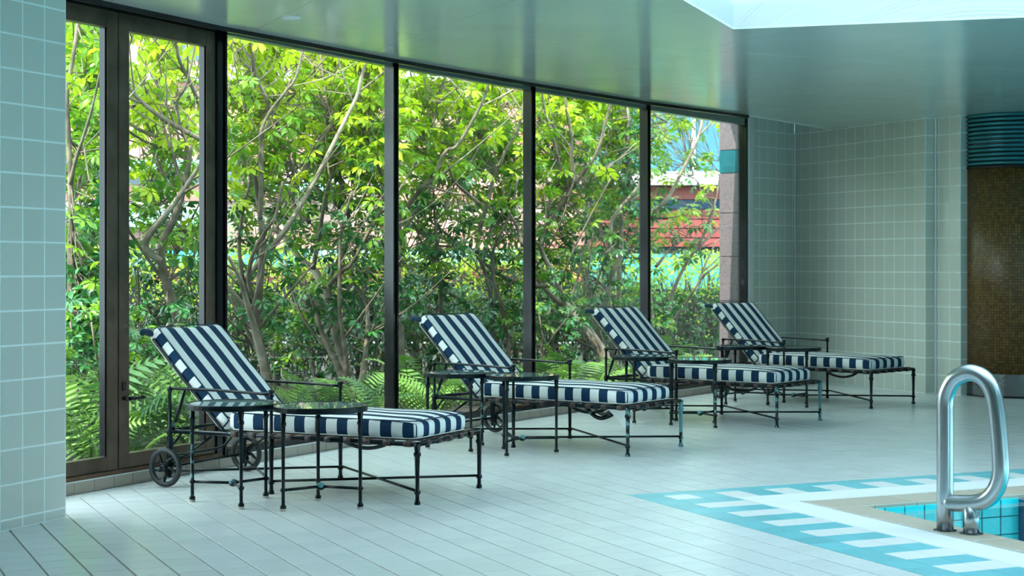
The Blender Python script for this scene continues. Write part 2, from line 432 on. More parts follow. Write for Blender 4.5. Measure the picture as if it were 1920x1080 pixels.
wtr = MB(); wtr.add([p - Vector((0, 0, .030)) for p in (q0, qA, qC, qB)], [(3, 2, 1, 0)]); pbuild(wtr, 'water', M['water'])
# coping tiles
cpA = flat_tile('coping_tile_back', .272, .27, M['coping'], .03, .004); cpB = flat_tile('coping_tile_side', .205, .272, M['coping'], .03, .004)
for k in range(10):
    c = pool(.74 + .277 * (k + .5), .765, .004) - org; inst('coping_tile', cpA, PO, c, (0, 0, ang))
for k in range(13):
    c = pool(.8425, .905 + .277 * (k + .5), .004) - org; inst('coping_tile', cpB, PO, c, (0, 0, ang))
cs = MB()
for p0, p1, w in ((pool(.74, .62), pool(3.6, .62), .03), (pool(.755, .62), pool(.755, 4.6), .03)):
    d = (p1 - p0); cs.box((p0 + p1) / 2 + Vector((0, 0, -.012)), (d.length, w, .03), Matrix.Rotation(math.atan2(d.y, d.x), 3, 'Z'))
pbuild(cs, 'coping_edge', M['ledge'])
def grating(u0, u1, v0, v1, along):
    g = MB(); L_ = (u1 - u0) if along == 'u' else (v1 - v0); n = int(L_ / .02)
    for k in range(n):
        t = (k + .5) / n
        c = pool(lerp(u0, u1, t), (v0 + v1) / 2, -.006) if along == 'u' else pool((u0 + u1) / 2, lerp(v0, v1, t), -.006)
        sz = (L_ / n - .0025, v1 - v0 - .016, .016) if along == 'u' else (u1 - u0 - .016, L_ / n - .0025, .016)
        g.box(c, sz, rot2)
    for s_ in (0, 1):
        if along == 'u': g.box(pool((u0 + u1) / 2, lerp(v0 + .006, v1 - .006, s_), -.008), (L_, .008, .014), rot2)
        else: g.box(pool(lerp(u0 + .006, u1 - .006, s_), (v0 + v1) / 2, -.008), (.008, L_, .014), rot2)
    o = pbuild(g, 'overflow_grating', M['grate']); o['kind'] = 'stuff'
grating(.50, 3.5, .335, .60, 'u'); grating(.50, .735, .60, 4.6, 'v')
ch = MB(); ch.box(pool(2.0, .468, -.022), (3.02, .27, .012), rot2); ch.box(pool(.618, 2.6, -.022), (.24, 4.0, .012), rot2)
pbuild(ch, 'gutter_channel', M['grate'])

# steel grab rail at the pool edge
GR = Vector((2.087, 7.814, 0)); gd = Vector((0.729, -0.685, 0)); gdn = gd.normalized()
HR = empty('pool_grab_rail', GR); tag(HR, 'looped brushed steel grab rail standing on the pool coping', 'grab rail')
def gp(s_, z): return gdn * s_ + Vector((0, 0, z))
TR = 0.0405
RP = [(0, .568), (0, .619), (.011, .671), (.045, .730), (.092, .760), (.139, .770), (.197, .752), (.238, .704), (.259, .634), (.273, .522), (.283, .398), (.286, .310), (.270, .241), (.232, .187), (.178, .157), (.106, .144), (0, .137)]
loop = [gp(0, 0), gp(0, .2), gp(0, .45)] + bez([gp(*q) for q in RP], 3)
MB().tube(loop, TR, 16).build('tube', M['steel'], HR)
MB().tube([gp(.137, 0), gp(.137, .146)], TR * .95, 16).build('short_leg', M['steel'], HR)
for s_ in (0, .137):
    MB().lathe([(.056, 0), (.056, .005), (.042, .008)], gp(s_, .002), 18, smooth=False).build('flange', M['bsteel'], HR)

# ------------------------------------------------------------------ kerb under the windows
TRIM = None
for si, (a, b_) in enumerate(zip(KERB[1:-1], KERB[2:])):
    d = (b_ - a).normalized(); n = outn(d); L_ = (b_ - a).length; rz = math.atan2(d.y, d.x)
    t = MB(); c = (a + b_) / 2 + n * .085
    t.box((c.x, c.y, .036), (L_ + .02, .16, .072), Matrix.Rotation(rz, 3, 'Z'))
    tr = t.build('trim_%d' % (si + 1), M['ledge']); tag(tr, 'low tiled kerb below the glass, bay %s' % ['of the bronze doors', 'behind the first lounger', 'behind the second lounger', 'behind the third lounger', 'ending at the granite pillar'][si], 'kerb', kind='structure')
    k = max(1, round(L_ / .165)); km = flat_tile('kerb_tile', L_ / k - .004, .064, M['kerb'], .008, .002)
    for i in range(k):
        p = a + d * (L_ * (i + .5) / k) - n * .001
        inst('kerb_tile', km, tr, (p.x, p.y, .034), (math.radians(90), 0, rz))

# ------------------------------------------------------------------ windows and doors
def obox(mb, a, d, s0, s1, o0, o1, z0, z1):
    """box along a wall line: from s0 to s1 along d, o0 to o1 outwards, z0 to z1"""
    n = outn(d); c = a + d * ((s0 + s1) / 2) + n * ((o0 + o1) / 2)
    return mb.box((c.x, c.y, (z0 + z1) / 2), (s1 - s0, o1 - o0, z1 - z0), Matrix.Rotation(math.atan2(d.y, d.x), 3, 'Z'))
HEADZ = 2.752
for i in range(1, 5):
    a, b_ = NODE[i], NODE[i + 1]; d = (b_ - a).normalized(); L_ = (b_ - a).length
    W = empty('window_%d' % i, (a.x, a.y, 0)); W['kind'] = 'structure'
    tag(W, 'tall fixed pane in black frame, %s' % ['next to the bronze doors', 'second from the bronze doors', 'third from the bronze doors', 'beside the granite pillar'][i - 1], 'window')
    def wb(mb, name, m): return mb.build(name, m, W, (a.x, a.y, 0))
    wb(obox(obox(obox(MB(), a, d, -.032, -.012, -.04, .045, .072, 3.0), a, d, .012, .032, -.04, .045, .072, 3.0), a, d, -.012, .012, -.022, .03, .072, 3.0), 'mullion', M['black'])
    if i == 4:
        wb(obox(MB(), a, d, L_ - .03, L_ + .03, -.04, .045, .072, 3.0), 'mullion', M['black'])
    wb(obox(MB(), a, d, .032, L_ - .032, -.045, .05, .072, .105), 'sill_rail', M['black'])
    wb(obox(MB(), a, d, .032, L_ - .032, -.03, .03, .105, .125), 'sill_bead', M['rust'])
    wb(obox(MB(), a, d, .032, L_ - .032, -.03, .035, HEADZ, 3.0), 'head_rail', M['alu'])
    wb(obox(MB(), a, d, .030, L_ - .030, -.004, .004, .12, HEADZ + .01), 'pane', M['glass'])

# double door bay
a, b_ = NODE[0], NODE[1]; d = (b_ - a).normalized(); LD = (b_ - a).length
def along(px):
    r = (px - 960) / FPX; return (r * a.y - a.x) / (d.x - r * d.y)
mid = along(214.5)
D1 = empty('door_1', (a.x, a.y, 0)); D1['kind'] = 'structure'; tag(D1, 'bronze framed glass double doors to the garden', 'door')
def db(mb, name, m, par=None):
    return mb.build(name, m, par or D1, (a.x, a.y, 0))
db(obox(MB(), a, d, -.1, LD - .032, -.05, .05, .072, .094), 'threshold', M['rust'])
db(obox(MB(), a, d, -.1, LD - .032, -.045, .05, 2.752, 3.0), 'head_frame', M['black'])
db(obox(MB(), a, d, LD - .075, LD - .032, -.045, .05, .09, 2.755), 'jamb', M['black'])
def leaf(s0, s1, hinge_right):
    f = obox(MB(), a, d, s0, s0 + .085, -.03, .03, .097, 2.750)
    lf = db(f, 'stile', M['bronze'])
    db(obox(MB(), a, d, s1 - .085, s1, -.03, .03, .097, 2.750), 'stile', M['bronze'])
    db(obox(MB(), a, d, s0 + .085, s1 - .085, -.028, .028, 2.655, 2.750), 'top_rail', M['bronze'])
    db(obox(MB(), a, d, s0 + .085, s1 - .085, -.028, .028, .097, .178), 'bottom_rail', M['bronze'])
    db(obox(MB(), a, d, s0 + .08, s1 - .08, -.004, .004, .17, 2.66), 'pane', M['glass'])
    bd = MB()
    for q0_, q1_ in ((s0 + .085, s0 + .099), (s1 - .099, s1 - .085)): obox(bd, a, d, q0_, q1_, -.02, .02, .178, 2.655)
    db(bd, 'glazing_bead', M['black'])
leaf(mid + .006, LD - .078, True)
leaf(mid - .006 - (LD - .084 - mid), mid - .006, False)
hd = MB(); n2 = outn(d); hp = a + d * (mid + .045)
h0 = Vector((hp.x, hp.y, .505)) - n2.to_3d() * .03
hd.tube([h0, h0 - n2.to_3d() * .05], .013, 10); hd.tube([h0 - n2.to_3d() * .05, h0 - n2.to_3d() * .05 + d.to_3d() * .12], .011, 10)
db(hd, 'lever_handle', M['black'])
db(obox(MB(), a, d, mid + .03, mid + .06, -.036, -.03, .55, .60), 'lock_plate', M['black'])

# ------------------------------------------------------------------ ceiling with dropped soffit and skylight well
SK = [(9, 7.966), (1.386, 10.156), (-.606, 5.0), (9, 5.0)]
cpoly = EDGE + [(3.62, 17.75), (9, 17.75)] + SK + [(9, -2.0), (-7.2, -2.0)]
cm = MB(); cm.prism(cpoly, ZC + .012, ZC + .16); 
roof = [(p + outn(Vector((0.5, 0.86))) * 0.30) for p in KERB] + [Vector((2.6, 19.2)), Vector((9.3, 19.2)), Vector((9.3, 7.9))]
roof = [(p[0], p[1]) for p in roof] + [(1.386, 10.166), (-.62, 4.98), (9.3, 4.98), (9.3, -2.2), (-8, -2.2)]
cm.prism(roof, 3.0, 3.12)
CE = cm.build('ceiling', M['white']); tag(CE, 'glossy pale green panelled ceiling with skylight opening over the pool', 'ceiling', kind='structure')
bmm = bmesh.new(); vs = [bmm.verts.new((p[0], p[1], 0)) for p in cpoly]; bmm.faces.new(vs)
def cut(pt, no):
    bmesh.ops.bisect_plane(bmm, geom=bmm.verts[:] + bmm.edges[:] + bmm.faces[:], plane_co=pt, plane_no=no, dist=1e-5)
for k in range(-8, 12): cut(pool(.45 + k * 1.02, 0), E1.to_3d())
for v_ in (-7.65, -5.65, -3.65, -1.65, .35, 2.35, 4.35, 6.35, 8.35): cut(pool(0, v_), E2.to_3d())
for f in bmm.faces:
    P = [v.co.copy() for v in f.verts]
    if f.calc_area() < 0.003: continue
    cen = f.calc_center_median(); Q = []
    for p in P:
        w = (cen - p); Q.append(p + w.normalized() * min(.003, w.length * .2) if w.length > 1e-6 else p)
    MB().prism([(q.x, q.y) for q in Q], ZC, ZC + .012).build('ceiling_panel', M['ceil'], CE)
bmm.free()
# dark shadow trim along the soffit edge
for i, (p, q) in enumerate(zip(EDGE[:-2], EDGE[1:-1])):
    p, q = Vector(p), Vector(q); dd = (q - p).normalized()
    t = obox(MB(), p, dd, -.003, (q - p).length + .003, -.004, .02, ZC - .028, ZC + .11).build('trim_%d' % (6 + i), M['black'])
    tag(t, 'dark metal trim along the ceiling edge, length %s' % ['over the tiled pier', 'over the bronze doors', 'over the first window', 'over the second window', 'over the third window', 'over the last window'][i], 'trim', kind='structure')
p, q = Vector(EDGE[-2]), Vector(EDGE[-1]); dd = (q - p).normalized()
t = obox(MB(), p, dd, 0, (q - p).length, -.003, .02, ZC - .006, ZC + .11).build('trim_12', M['white']); tag(t, 'pale trim along the ceiling edge near the tiled corner', 'trim', kind='structure')
# skylight well; near and end walls are unseen, added to shut out sun
for nm, p, q, lab in (('wall_skylight_back', SK[1], SK[0], 'bright white fascia at the back of the skylight well'), ('wall_skylight_side', SK[1], SK[2], 'bright white fascia at the window side of the skylight well'),
                     ('wall_skylight_blocker_front', SK[2], SK[3], 'unseen white fascia added at the near side of the skylight well to stop sun'), ('wall_skylight_blocker_end', SK[0], SK[3], 'unseen white fascia added at the far end of the skylight well to stop sun')):
    p, q = Vector(p), Vector(q); dd = (q - p).normalized(); sgn = 1 if nm.endswith(('back', 'end')) else -1
    t = obox(MB(), p, dd, -.05, (q - p).length, min(0, .06 * sgn), max(0, .06 * sgn), ZC + .001, 4.2).build(nm, M['white'])
    tag(t, lab, 'wall', kind='structure')
g = MB(); g.prism([SK[1], SK[0], SK[3], SK[2]], 4.15, 4.17)  # panel out of view, added to turn direct sun into soft light
SKY = g.build('window_5', M['sky']); tag(SKY, 'unseen frosted panel in the skylight over the pool, added to diffuse daylight', 'skylight', kind='structure')

# ------------------------------------------------------------------ tiled walls
def tiled_wall(name, label, p, q, cols, rows, thick, z1, side=1, body=None):
    """p->q as seen from the room with the face on the right of p->q when side is 1; cols, rows are joint positions"""
    p, q = Vector(p), Vector(q); d = (q - p).normalized(); n = Vector((d.y, -d.x)) * side; L_ = (q - p).length
    rz = math.atan2(d.y, d.x)
    b = MB(); c = (p + q) / 2 - n * (thick / 2 + .0016)
    b.box((c.x, c.y, z1 / 2), (L_, thick, z1), Matrix.Rotation(rz, 3, 'Z'))
    w = b.build(name, body or M['wgrout']); tag(w, label, 'wall', kind='structure')
    cache = {}
    for c0, c1 in zip(cols[:-1], cols[1:]):
        for r0, r1 in zip(rows[:-1], rows[1:]):
            if c1 - c0 < .012 or r1 - r0 < .012: continue
            key = (round(c1 - c0, 3), round(r1 - r0, 3))
            if key not in cache: cache[key] = flat_tile('wall_tile', c1 - c0 - .010, r1 - r0 - .010, M['wall'], .003, .0008)
            c = p + d * ((c0 + c1) / 2)
            inst('wall_tile', cache[key], w, (c.x, c.y, (r0 + r1) / 2), (math.radians(90), 0, rz if side == 1 else rz + math.pi))
    return w
TW = .1635
rowsR = [0.013 + .1715 * k for k in range(18)] + [3.0]; rowsR[0] = 0.0
def colsfrom(L_, first):
    c = [0.0]; x = first
    while x < L_ - 1e-6: c.append(x); x += TW
    c.append(L_); return c
W1a, W1b = Vector((2.608, 17.66)), Vector((3.187, 18.28))
W2b = Vector((4.140, 16.24)); Fb = Vector((4.252, 16.292)); Gb = Vector((4.412, 15.95)); Kb = Vector((4.62, 16.047))
tiled_wall('wall_window_end', 'tiled wall strip between the last window and the room corner', W1a, W1b, colsfrom((W1b - W1a).length, .154), rowsR, .12, 3.0)
L2 = (W2b - W1b).length
tiled_wall('wall_end', 'broad square tiled end wall behind the last lounger', W1b, W2b, colsfrom(L2, L2 - 13 * TW), rowsR, .12, 3.0)
tiled_wall('wall_end_return', 'narrow tiled return beside the broad tiled end wall', W2b, Fb, [0, (Fb - W2b).length], rowsR, .05, 3.0)
LG = (Gb - Fb).length
tiled_wall('wall_end_pier', 'tiled pier face next to the mosaic column', Fb, Gb, [0, LG - 2 * TW, LG - TW, LG], rowsR, .12, 3.0)
tiled_wall('wall_end_pier_return', 'narrow tiled return running into the mosaic column', Gb, Kb, [0, (Kb - Gb).length], rowsR, .05, 3.0)
# left pier of the wall near the doors
PLa = Vector((-2.265, 8.235)); th = math.radians(23.0); PLb = PLa - Vector((math.sin(th), math.cos(th))) * (TW * 68)
rowsL = [0, .052] + [.052 + .1679 * k for k in range(1, 17)]
tiled_wall('wall_left', 'pale square tiled pier in front of the bronze doors', PLa, PLb, [TW * k for k in range(0, 7)] + [TW * 68], rowsL, .35, 3.0, side=-1)
# jamb piece between last mullion and tiled wall, white corner bead
j = MB(); obox(j, Vector((2.478, 17.06)), Vector((0.23, 0.973)), 0, .62, -.02, .03, 0, 3.0)
t = j.build('wall_window_jamb', M['white']); tag(t, 'thin white jamb between the last window and the tiles', 'wall', kind='structure')
for i, pp in enumerate((W1b, Fb)):
    t = MB().box((pp.x - .002, pp.y - .018, 1.38), (.016, .016, 2.76)).build('trim_%d' % (13 + i), M['white'])
    tag(t, ['white bead in the corner of the tiled end wall', 'white bead in the corner beside the tiled pier'][i], 'trim', kind='structure')
t = MB().box((9.1, 8.3, 1.5), (.15, 20.6, 3.0)).build('wall_right_blocker', M['grey']); tag(t, 'plain unseen wall across the pool, added to cut side light', 'wall', kind='structure')  # unseen, added to block light from the pool side
t = MB().box((7.2, 17.0, 1.5), (3.7, .15, 3.0)).build('wall_back_blocker', M['white']); tag(t, 'plain unseen wall beyond the mosaic column, added to keep the far end dim', 'wall', kind='structure')  # unseen, added so less light reaches the far end

t = MB().box((0.8, -2.1, 1.6), (17.0, .15, 3.2)).build('wall_rear_blocker', M['grey']); tag(t, 'plain unseen wall behind the viewer, added to keep out sky light', 'wall', kind='structure')  # unseen, added to close the open rear against sky light
# ------------------------------------------------------------------ mosaic column
CC = Vector((4.98, 16.08, 0)); CR = .50
MC = empty('mosaic_column', CC); tag(MC, 'round brown mosaic column with ribbed teal top and steel base', 'column')
def cyl_uv(name, r, z0, z1, m, n=64):
    me = bpy.data.meshes.new(name); V = []; F = []
    for z in (z0, z1):
        for j_ in range(n): V.append((r * math.cos(2 * math.pi * j_ / n), r * math.sin(2 * math.pi * j_ / n), z))
    for j_ in range(n): F.append((j_, (j_ + 1) % n, n + (j_ + 1) % n, n + j_))
    F.append(tuple(range(n - 1, -1, -1))); F.append(tuple(range(n, 2 * n)))
    me.from_pydata(V, [], F); uvl = me.uv_layers.new(name='UVMap')
    for pi, pol in enumerate(me.polygons):
        if pi < n:
            pol.use_smooth = True
            for li, (uu, vv) in zip(pol.loop_indices, ((pi, z0), (pi + 1, z0), (pi + 1, z1), (pi, z1))):
                uvl.data[li].uv = (2 * math.pi * r * uu / n, vv)
    me.materials.append(m); return link(bpy.data.objects.new(name, me), MC)
cyl_uv('mosaic_drum', CR, .23, 2.24, M['mosaic'])
MB().lathe([(CR + .002, 0), (CR + .002, .23), (CR - .02, .235)], n=64, smooth=False).build('steel_base', M['bsteel'], MC)
MB().lathe([(CR + .008, 0), (CR + .008, .02)], n=64).build('base_ring', M['black'], MC)
MB().lathe([(CR - .01, 2.235), (CR - .01, 2.76)], n=64).build('rib_core', M['black'], MC)
rm = MB().lathe([(CR - .012, -.019), (CR + .004, -.015), (CR + .014, 0), (CR + .004, .015), (CR - .012, .019)], n=64).mesh('rib', M['tealsteel'])
for k in range(12): inst('rib', rm, MC, (0, 0, 2.275 + k * .0425))
MB().lathe([(CR - .005, 2.225), (CR + .012, 2.23), (CR + .012, 2.25), (CR - .005, 2.255)], n=64).build('collar', M['black'], MC)

# ------------------------------------------------------------------ granite pillar outside the last window
GP = Vector((2.406, 17.62, 0)); GPO = empty('granite_pillar', GP, math.atan2(0.83, 0.558)); tag(GPO, 'grey pink granite pillar with teal stone band outside the last window', 'pillar')
MB().box((0, 0, 1.5), (.206, .206, 3.0)).build('core', M['dark'], GPO)
zz = [0, .42, .90, 1.38, 1.85, 2.28, 2.53, 2.99]
for k, (z0, z1) in enumerate(zip(zz[:-1], zz[1:])):
    m_ = M['gteal'] if k == 5 else M['granite']
    for s_ in range(4):
        mt = Matrix.Rotation(s_ * math.pi / 2, 3, 'Z'); c = mt @ Vector((0, -.108, 0))
        MB().box((c.x, c.y, (z0 + z1) / 2), (.212, .012, z1 - z0 - .008), mt).build('stone_panel', m_, GPO)

# ------------------------------------------------------------------ ceiling light
CL = empty('ceiling_light', (-1.318, 9.676, ZC)); tag(CL, 'small round recessed ceiling light with pale lens', 'ceiling light')
MB().lathe([(.045, -.004), (.058, -.006), (.062, .0)], n=24).build('rim', M['white'], CL)
MB().lathe([(.002, -.003), (.045, -.003), (.046, .0)], n=24).build('lens', M['lens'], CL)

# ------------------------------------------------------------------ loungers
def cushion(name, hx, hy, hz, r, bulge, per, nx=26, ny=18, nz=5, back=False):
    """rounded striped cushion: stripes lengthwise on the panels, upright on the long sides"""
    bm = bmesh.new(); uvl = bm.loops.layers.uv.new('UVMap'); H_ = (hx, hy, hz)
    def pt(p):
        q = Vector([max(-(h - r), min(h - r, c)) for c, h in zip(p, H_)]); w = Vector(p) - q
        v = q + (w.normalized() * r if w.length > 1e-9 else w)
        fx, fy = 1 - (v.x / hx) ** 4, 1 - (v.y / hy) ** 2
        v.z += bulge * max(0, fx) * max(0, fy) * (1 if v.z > 0 else -.2)
        v.z += bulge * .15 * math.sin(v.x * 15 + v.y * 9) * (1 if v.z > 0 else 0)
        v.y += .003 * math.sin(v.x * 17) * (1 if abs(v.y) > hy * .8 else 0)
        if back: v.x -= .022 * max(0, v.x / hx - .4) * (1 - (v.y / hy) ** 2); v.y *= 1 + .02 * (1 - (v.x / hx) ** 2)
        else: v.y *= 1 - .055 * max(0, (v.x - hx + .13) / .13) ** 2; v.z -= .012 * max(0, (v.x - hx + .16) / .16) ** 2 * (1 if v.z > 0 else 0)
        return v
    cnt = (nx, ny, nz); vd = {}
    def vert(p):
        k = tuple(round(c, 5) for c in p)
        if k not in vd: vd[k] = bm.verts.new(pt(p))
        return vd[k]
    for ax in range(3):
        i, j = [k for k in range(3) if k != ax]
        for sgn in (-1, 1):
            for a_ in range(cnt[i]):
                for b_ in range(cnt[j]):
                    co = []
                    for (da, db_) in ((0, 0), (1, 0), (1, 1), (0, 1)):
                        p = [0, 0, 0]; p[ax] = sgn * H_[ax]
                        p[i] = -H_[i] + 2 * H_[i] * (a_ + da) / cnt[i]; p[j] = -H_[j] + 2 * H_[j] * (b_ + db_) / cnt[j]
                        co.append(p)
                    flip = (sgn > 0) == (ax == 1)
                    if flip: co = co[::-1]
                    try: f = bm.faces.new([vert(p) for p in co])
                    except ValueError: continue
                    f.smooth = True
                    for l, p in zip(f.loops, co):
                        l[uvl].uv = ((p[0] / .1387 + .674) if ax == 1 else (p[1] + hy - .078) / per + .5, 0)
    me = bpy.data.meshes.new(name); bm.to_mesh(me); bm.free(); me.materials.append(M['stripe']); return me

def rrect(hx, hy, r, z, k=5):
    P = []
    for cx, cy, a0 in ((hx - r, hy - r, 0), (-hx + r, hy - r, 90), (-hx + r, -hy + r, 180), (hx - r, -hy + r, 270)):
        for i in range(k + 1):
            a = math.radians(a0 + 90 * i / k); P.append((cx + r * math.cos(a), cy + r * math.sin(a), z))
    return P

def leg_profile(h, r=.011, foot=.017):
    return [(foot, 0), (foot, .012), (r * 1.05, .024), (r, h * .2 - .012), (r * 1.55, h * .2 - .006), (r * 1.55, h * .2 + .006), (r, h * .2 + .012), (r * 1.15, h * .6),
            (r * 1.35, h - .07), (r * 1.85, h - .062), (r * 1.85, h - .05), (r * 1.3, h - .042), (r * 1.7, h)]

HW = .364; XM = -.936; XR = -1.64; ZR = .322
ME = {}
ME['seat'] = cushion('seat_cushion', .615, .312, .052, .030, .014, .1337)
ME['back'] = cushion('back_cushion', .375, .312, .047, .026, .006, .1337, back=True)
ME['side_rail'] = MB().tube([(XR, 0, ZR), (0, 0, ZR)], .013, 10).mesh('side_rail', M['metal'])
ME['cross_rail'] = MB().tube([(0, -HW, ZR), (0, HW, ZR)], .013, 10).mesh('cross_rail', M['metal'])
for nm, m_ in (('leg', 'metal'), ('leg_worn', 'worn'), ('leg_half', 'half')):
    ME[nm] = MB().lathe(leg_profile(.325)).mesh(nm, M[m_])
ME['mid_leg'] = MB().lathe(leg_profile(.325) + [(.010, .335), (.0095, .54), (.016, .546), (.016, .556), (.010, .562), (.019, .572), (.019, .580), (.008, .586)]).mesh('mid_leg', M['metal'])
ME['rear_post'] = MB().lathe([(.012, .055), (.016, .09), (.017, .13), (.020, .2), (.022, .25), (.014, .30), (.019, .31), (.019, .335), (.010, .345), (.0095, .55), (.015, .556), (.015, .572), (.006, .58)]).mesh('rear_post', M['metal'])
ME['arm'] = MB().tube(bez([(XR - .015, 0, .570), (-1.3, 0, .568), (XM + .01, 0, .556)], 4), .0085, 8).mesh('armrest', M['metal'])
tyre = MB(); tyre.tube([(.098 * math.cos(t * math.pi / 16), 0, .098 * math.sin(t * math.pi / 16)) for t in range(32)], .0165, 8, closed=True)
ME['tyre'] = tyre.mesh('tyre', M['rubber'])
sp = MB().tube(bez([(.012, 0, 0), (.035, 0, .012), (.06, 0, .004), (.09, 0, .0)], 4), [.011] * 5 + [.009] * 4 + [.008] * 4, 8); ME['spoke'] = sp.mesh('spoke', M['metal'])
ME['hub'] = MB().lathe([(.012, -.03), (.022, -.026), (.022, .026), (.012, .03)], m=Matrix.Rotation(math.pi / 2, 3, 'X')).mesh('hub', M['metal'])
cs_ = MB(); w_ = .042
cs_.box((0, 0, .336), (w_, 2 * HW, .004))
for s_ in (-1, 1):
    cs_.tube([(-w_ / 2, s_ * HW, ZR), (w_ / 2, s_ * HW, ZR)], .0165, 10)
ME['strap_x'] = cs_.mesh('cross_strap', M['strap'])
ls_ = MB(); ls_.box((-.62, 0, .332), (1.24, w_, .004)); ls_.tube([(0, -w_ / 2, ZR), (0, w_ / 2, ZR)], .0165, 10)
ME['strap_l'] = ls_.mesh('long_strap', M['strap'])

def lounger(x, y, ang_, idx):
    root = empty('chaise_lounge', (x, y, 0), ang_)
    lab = ['striped chaise lounge in front of the bronze glass doors', 'striped chaise lounge second from the bronze doors, with a white flap hanging below',
           'striped chaise lounge third from the bronze doors, with teal worn foot legs', 'striped chaise lounge beside the tiled end wall']
    tag(root, lab[idx], 'lounger', 'striped loungers along the windows')
    P = lambda nm, mesh, loc=(0, 0, 0), rot=(0, 0, 0), sc=None, par=None: inst(nm, ME[mesh], par or root, loc, rot, sc)
    for s_ in (-1, 1):
        P('side_rail', 'side_rail', (0, s_ * HW, 0))
        fl_ = {1: 'leg_half' if s_ < 0 else 'leg_worn', 2: 'leg_half' if s_ < 0 else 'leg_worn'}.get(idx, 'leg')
        P('leg', fl_, (0, s_ * HW, 0)); P('middle_leg', 'mid_leg', (XM, s_ * HW, 0)); P('rear_post', 'rear_post', (XR, s_ * HW, 0))
        P('armrest', 'arm', (0, s_ * HW, 0))
        # wheel
        wh = bpy.data.objects.new('wheel', ME['tyre']); wh.location = (XR - .005, s_ * (HW + .036), .1145); link(wh, root)
        P('hub', 'hub', par=wh)
        for k in range(5): P('spoke', 'spoke', rot=(0, k * 2 * math.pi / 5 + .4, 0), par=wh)
        # rear brace from axle to rail, link holding the back
        MB().tube([(XR, s_ * HW, .115), (-1.36, s_ * (HW - .02), .30)], .008, 8).build('brace', M['metal'], root)
        MB().tube([(XR + .01, s_ * (HW - .018), .335), (-1.60, s_ * (HW - .035), .45), (-1.56, s_ * .325, .565)], [.008, .012, .008], 8).build('back_link', M['metal'], root)
        MB().tube([(-1.27, s_ * .325, .325), (-1.30, s_ * .325, .345), (-1.79, s_ * .325, .845)], .010, 8).build('back_frame_bar', M['metal'], root)
    P('cross_rail', 'cross_rail'); P('cross_rail', 'cross_rail', (XR, 0, 0))
    MB().tube([(XR, -HW - .03, .115), (XR, HW + .03, .115)], .008, 8).build('axle', M['metal'], root)
    MB().tube([(-1.79, -.325, .845), (-1.79, .325, .845)], .010, 8).build('back_frame_top', M['metal'], root)
    for nm, a_, b_ in (('stretcher', (XM, -HW, .072), (0, HW, .072)), ('stretcher', (XM, HW, .078), (0, -HW, .072)),
                       ('stretcher', (XR, -HW, .09), (XM, HW, .072)), ('stretcher', (XR, HW, .09), (XM, -HW, .072))):
        MB().tube([a_, b_], .0075, 8).build(nm, M['metal'], root)
    MB().tube(bez([(-1.60, -.30, .31), (-1.70, -.29, .20), (-1.71, -.22, .165), (-1.71, 0, .16), (-1.71, .22, .165), (-1.70, .29, .20), (-1.60, .30, .31)], 4), .008, 8).build('pull_handle', M['metal'], root)
    MB().tube(bez([(-.74, 0, .315), (-.66, 0, .262), (-.54, 0, .240), (-.42, 0, .262), (-.34, 0, .315)], 5), .011, 8).build('sagging_band', M['rubber'], root)
    for k in range(10): P('cross_strap', 'strap_x', (-.06 - .125 * k, 0, 0))
    for k in range(5): P('long_strap', 'strap_l', (0, (k - 2) * .125, 0))
    # cushions
    st = P('seat_cushion', 'seat', (-.655, 0, .338 + .052))
    for zz_, nm in ((.048, 'navy'), (-.046, 'cream')):
        MB().tube(rrect(.606, .303, .045, zz_), .0035, 6, closed=True).build('piping', M[nm], st)
    bk = P('back_cushion', 'back', (-1.553, 0, .628))
    bk.rotation_euler = Matrix(((-.70, 0, .714), (0, -1, 0), (.714, 0, .70))).to_euler()
    for zz_, nm in ((.044, 'navy'), (-.042, 'cream')):
        MB().tube(rrect(.366, .303, .040, zz_), .0035, 6, closed=True).build('piping', M[nm], bk)
    for s_ in (-1, 1):
        t_ = MB()
        t_.tube(bez([(.350, s_ * .30, -.01), (.385, s_ * .318, -.02), (.410, s_ * .322, -.035), (.395, s_ * .33, -.06)], 3), [.012, .016, .02, .021, .018, .016, .018, .02, .016, .006], 8)
        t_.tube(bez([(.360, s_ * .29, -.02), (.40, s_ * .285, -.03), (.408, s_ * .27, -.055)], 3), [.012, .014, .016, .017, .016, .012, .006], 8)
        t_.build('tie_knot', M['navy'], bk)
    if idx in (1,):
        fl = MB(); fl.add([(-.22, -.30, .325), (-.03, -.30, .325), (-.035, -.30, .16), (-.10, -.30, .22), (-.22, -.292, .325), (-.03, -.292, .325), (-.035, -.294, .16), (-.10, -.294, .22)],
                          [(0, 3, 2, 1), (4, 5, 6, 7), (0, 1, 5, 4), (1, 2, 6, 5), (2, 3, 7, 6), (3, 0, 4, 7)])
        fl.build('hanging_flap', M['cream'], root)
        MB().tube(bez([(-.52, -.1, .315), (-.46, -.1, .25), (-.38, -.1, .215), (-.28, -.1, .25), (-.24, -.1, .315)], 5), .014, 8).build('loose_strap', M['half'], root)
    return root
for i, (x, y, t_) in enumerate([(-0.348, 9.006, -0.4519), (0.985, 11.171, -0.6124), (2.317, 13.095, -0.6653), (3.467, 14.766, -0.7710)]):
    lounger(x, y, t_, i)

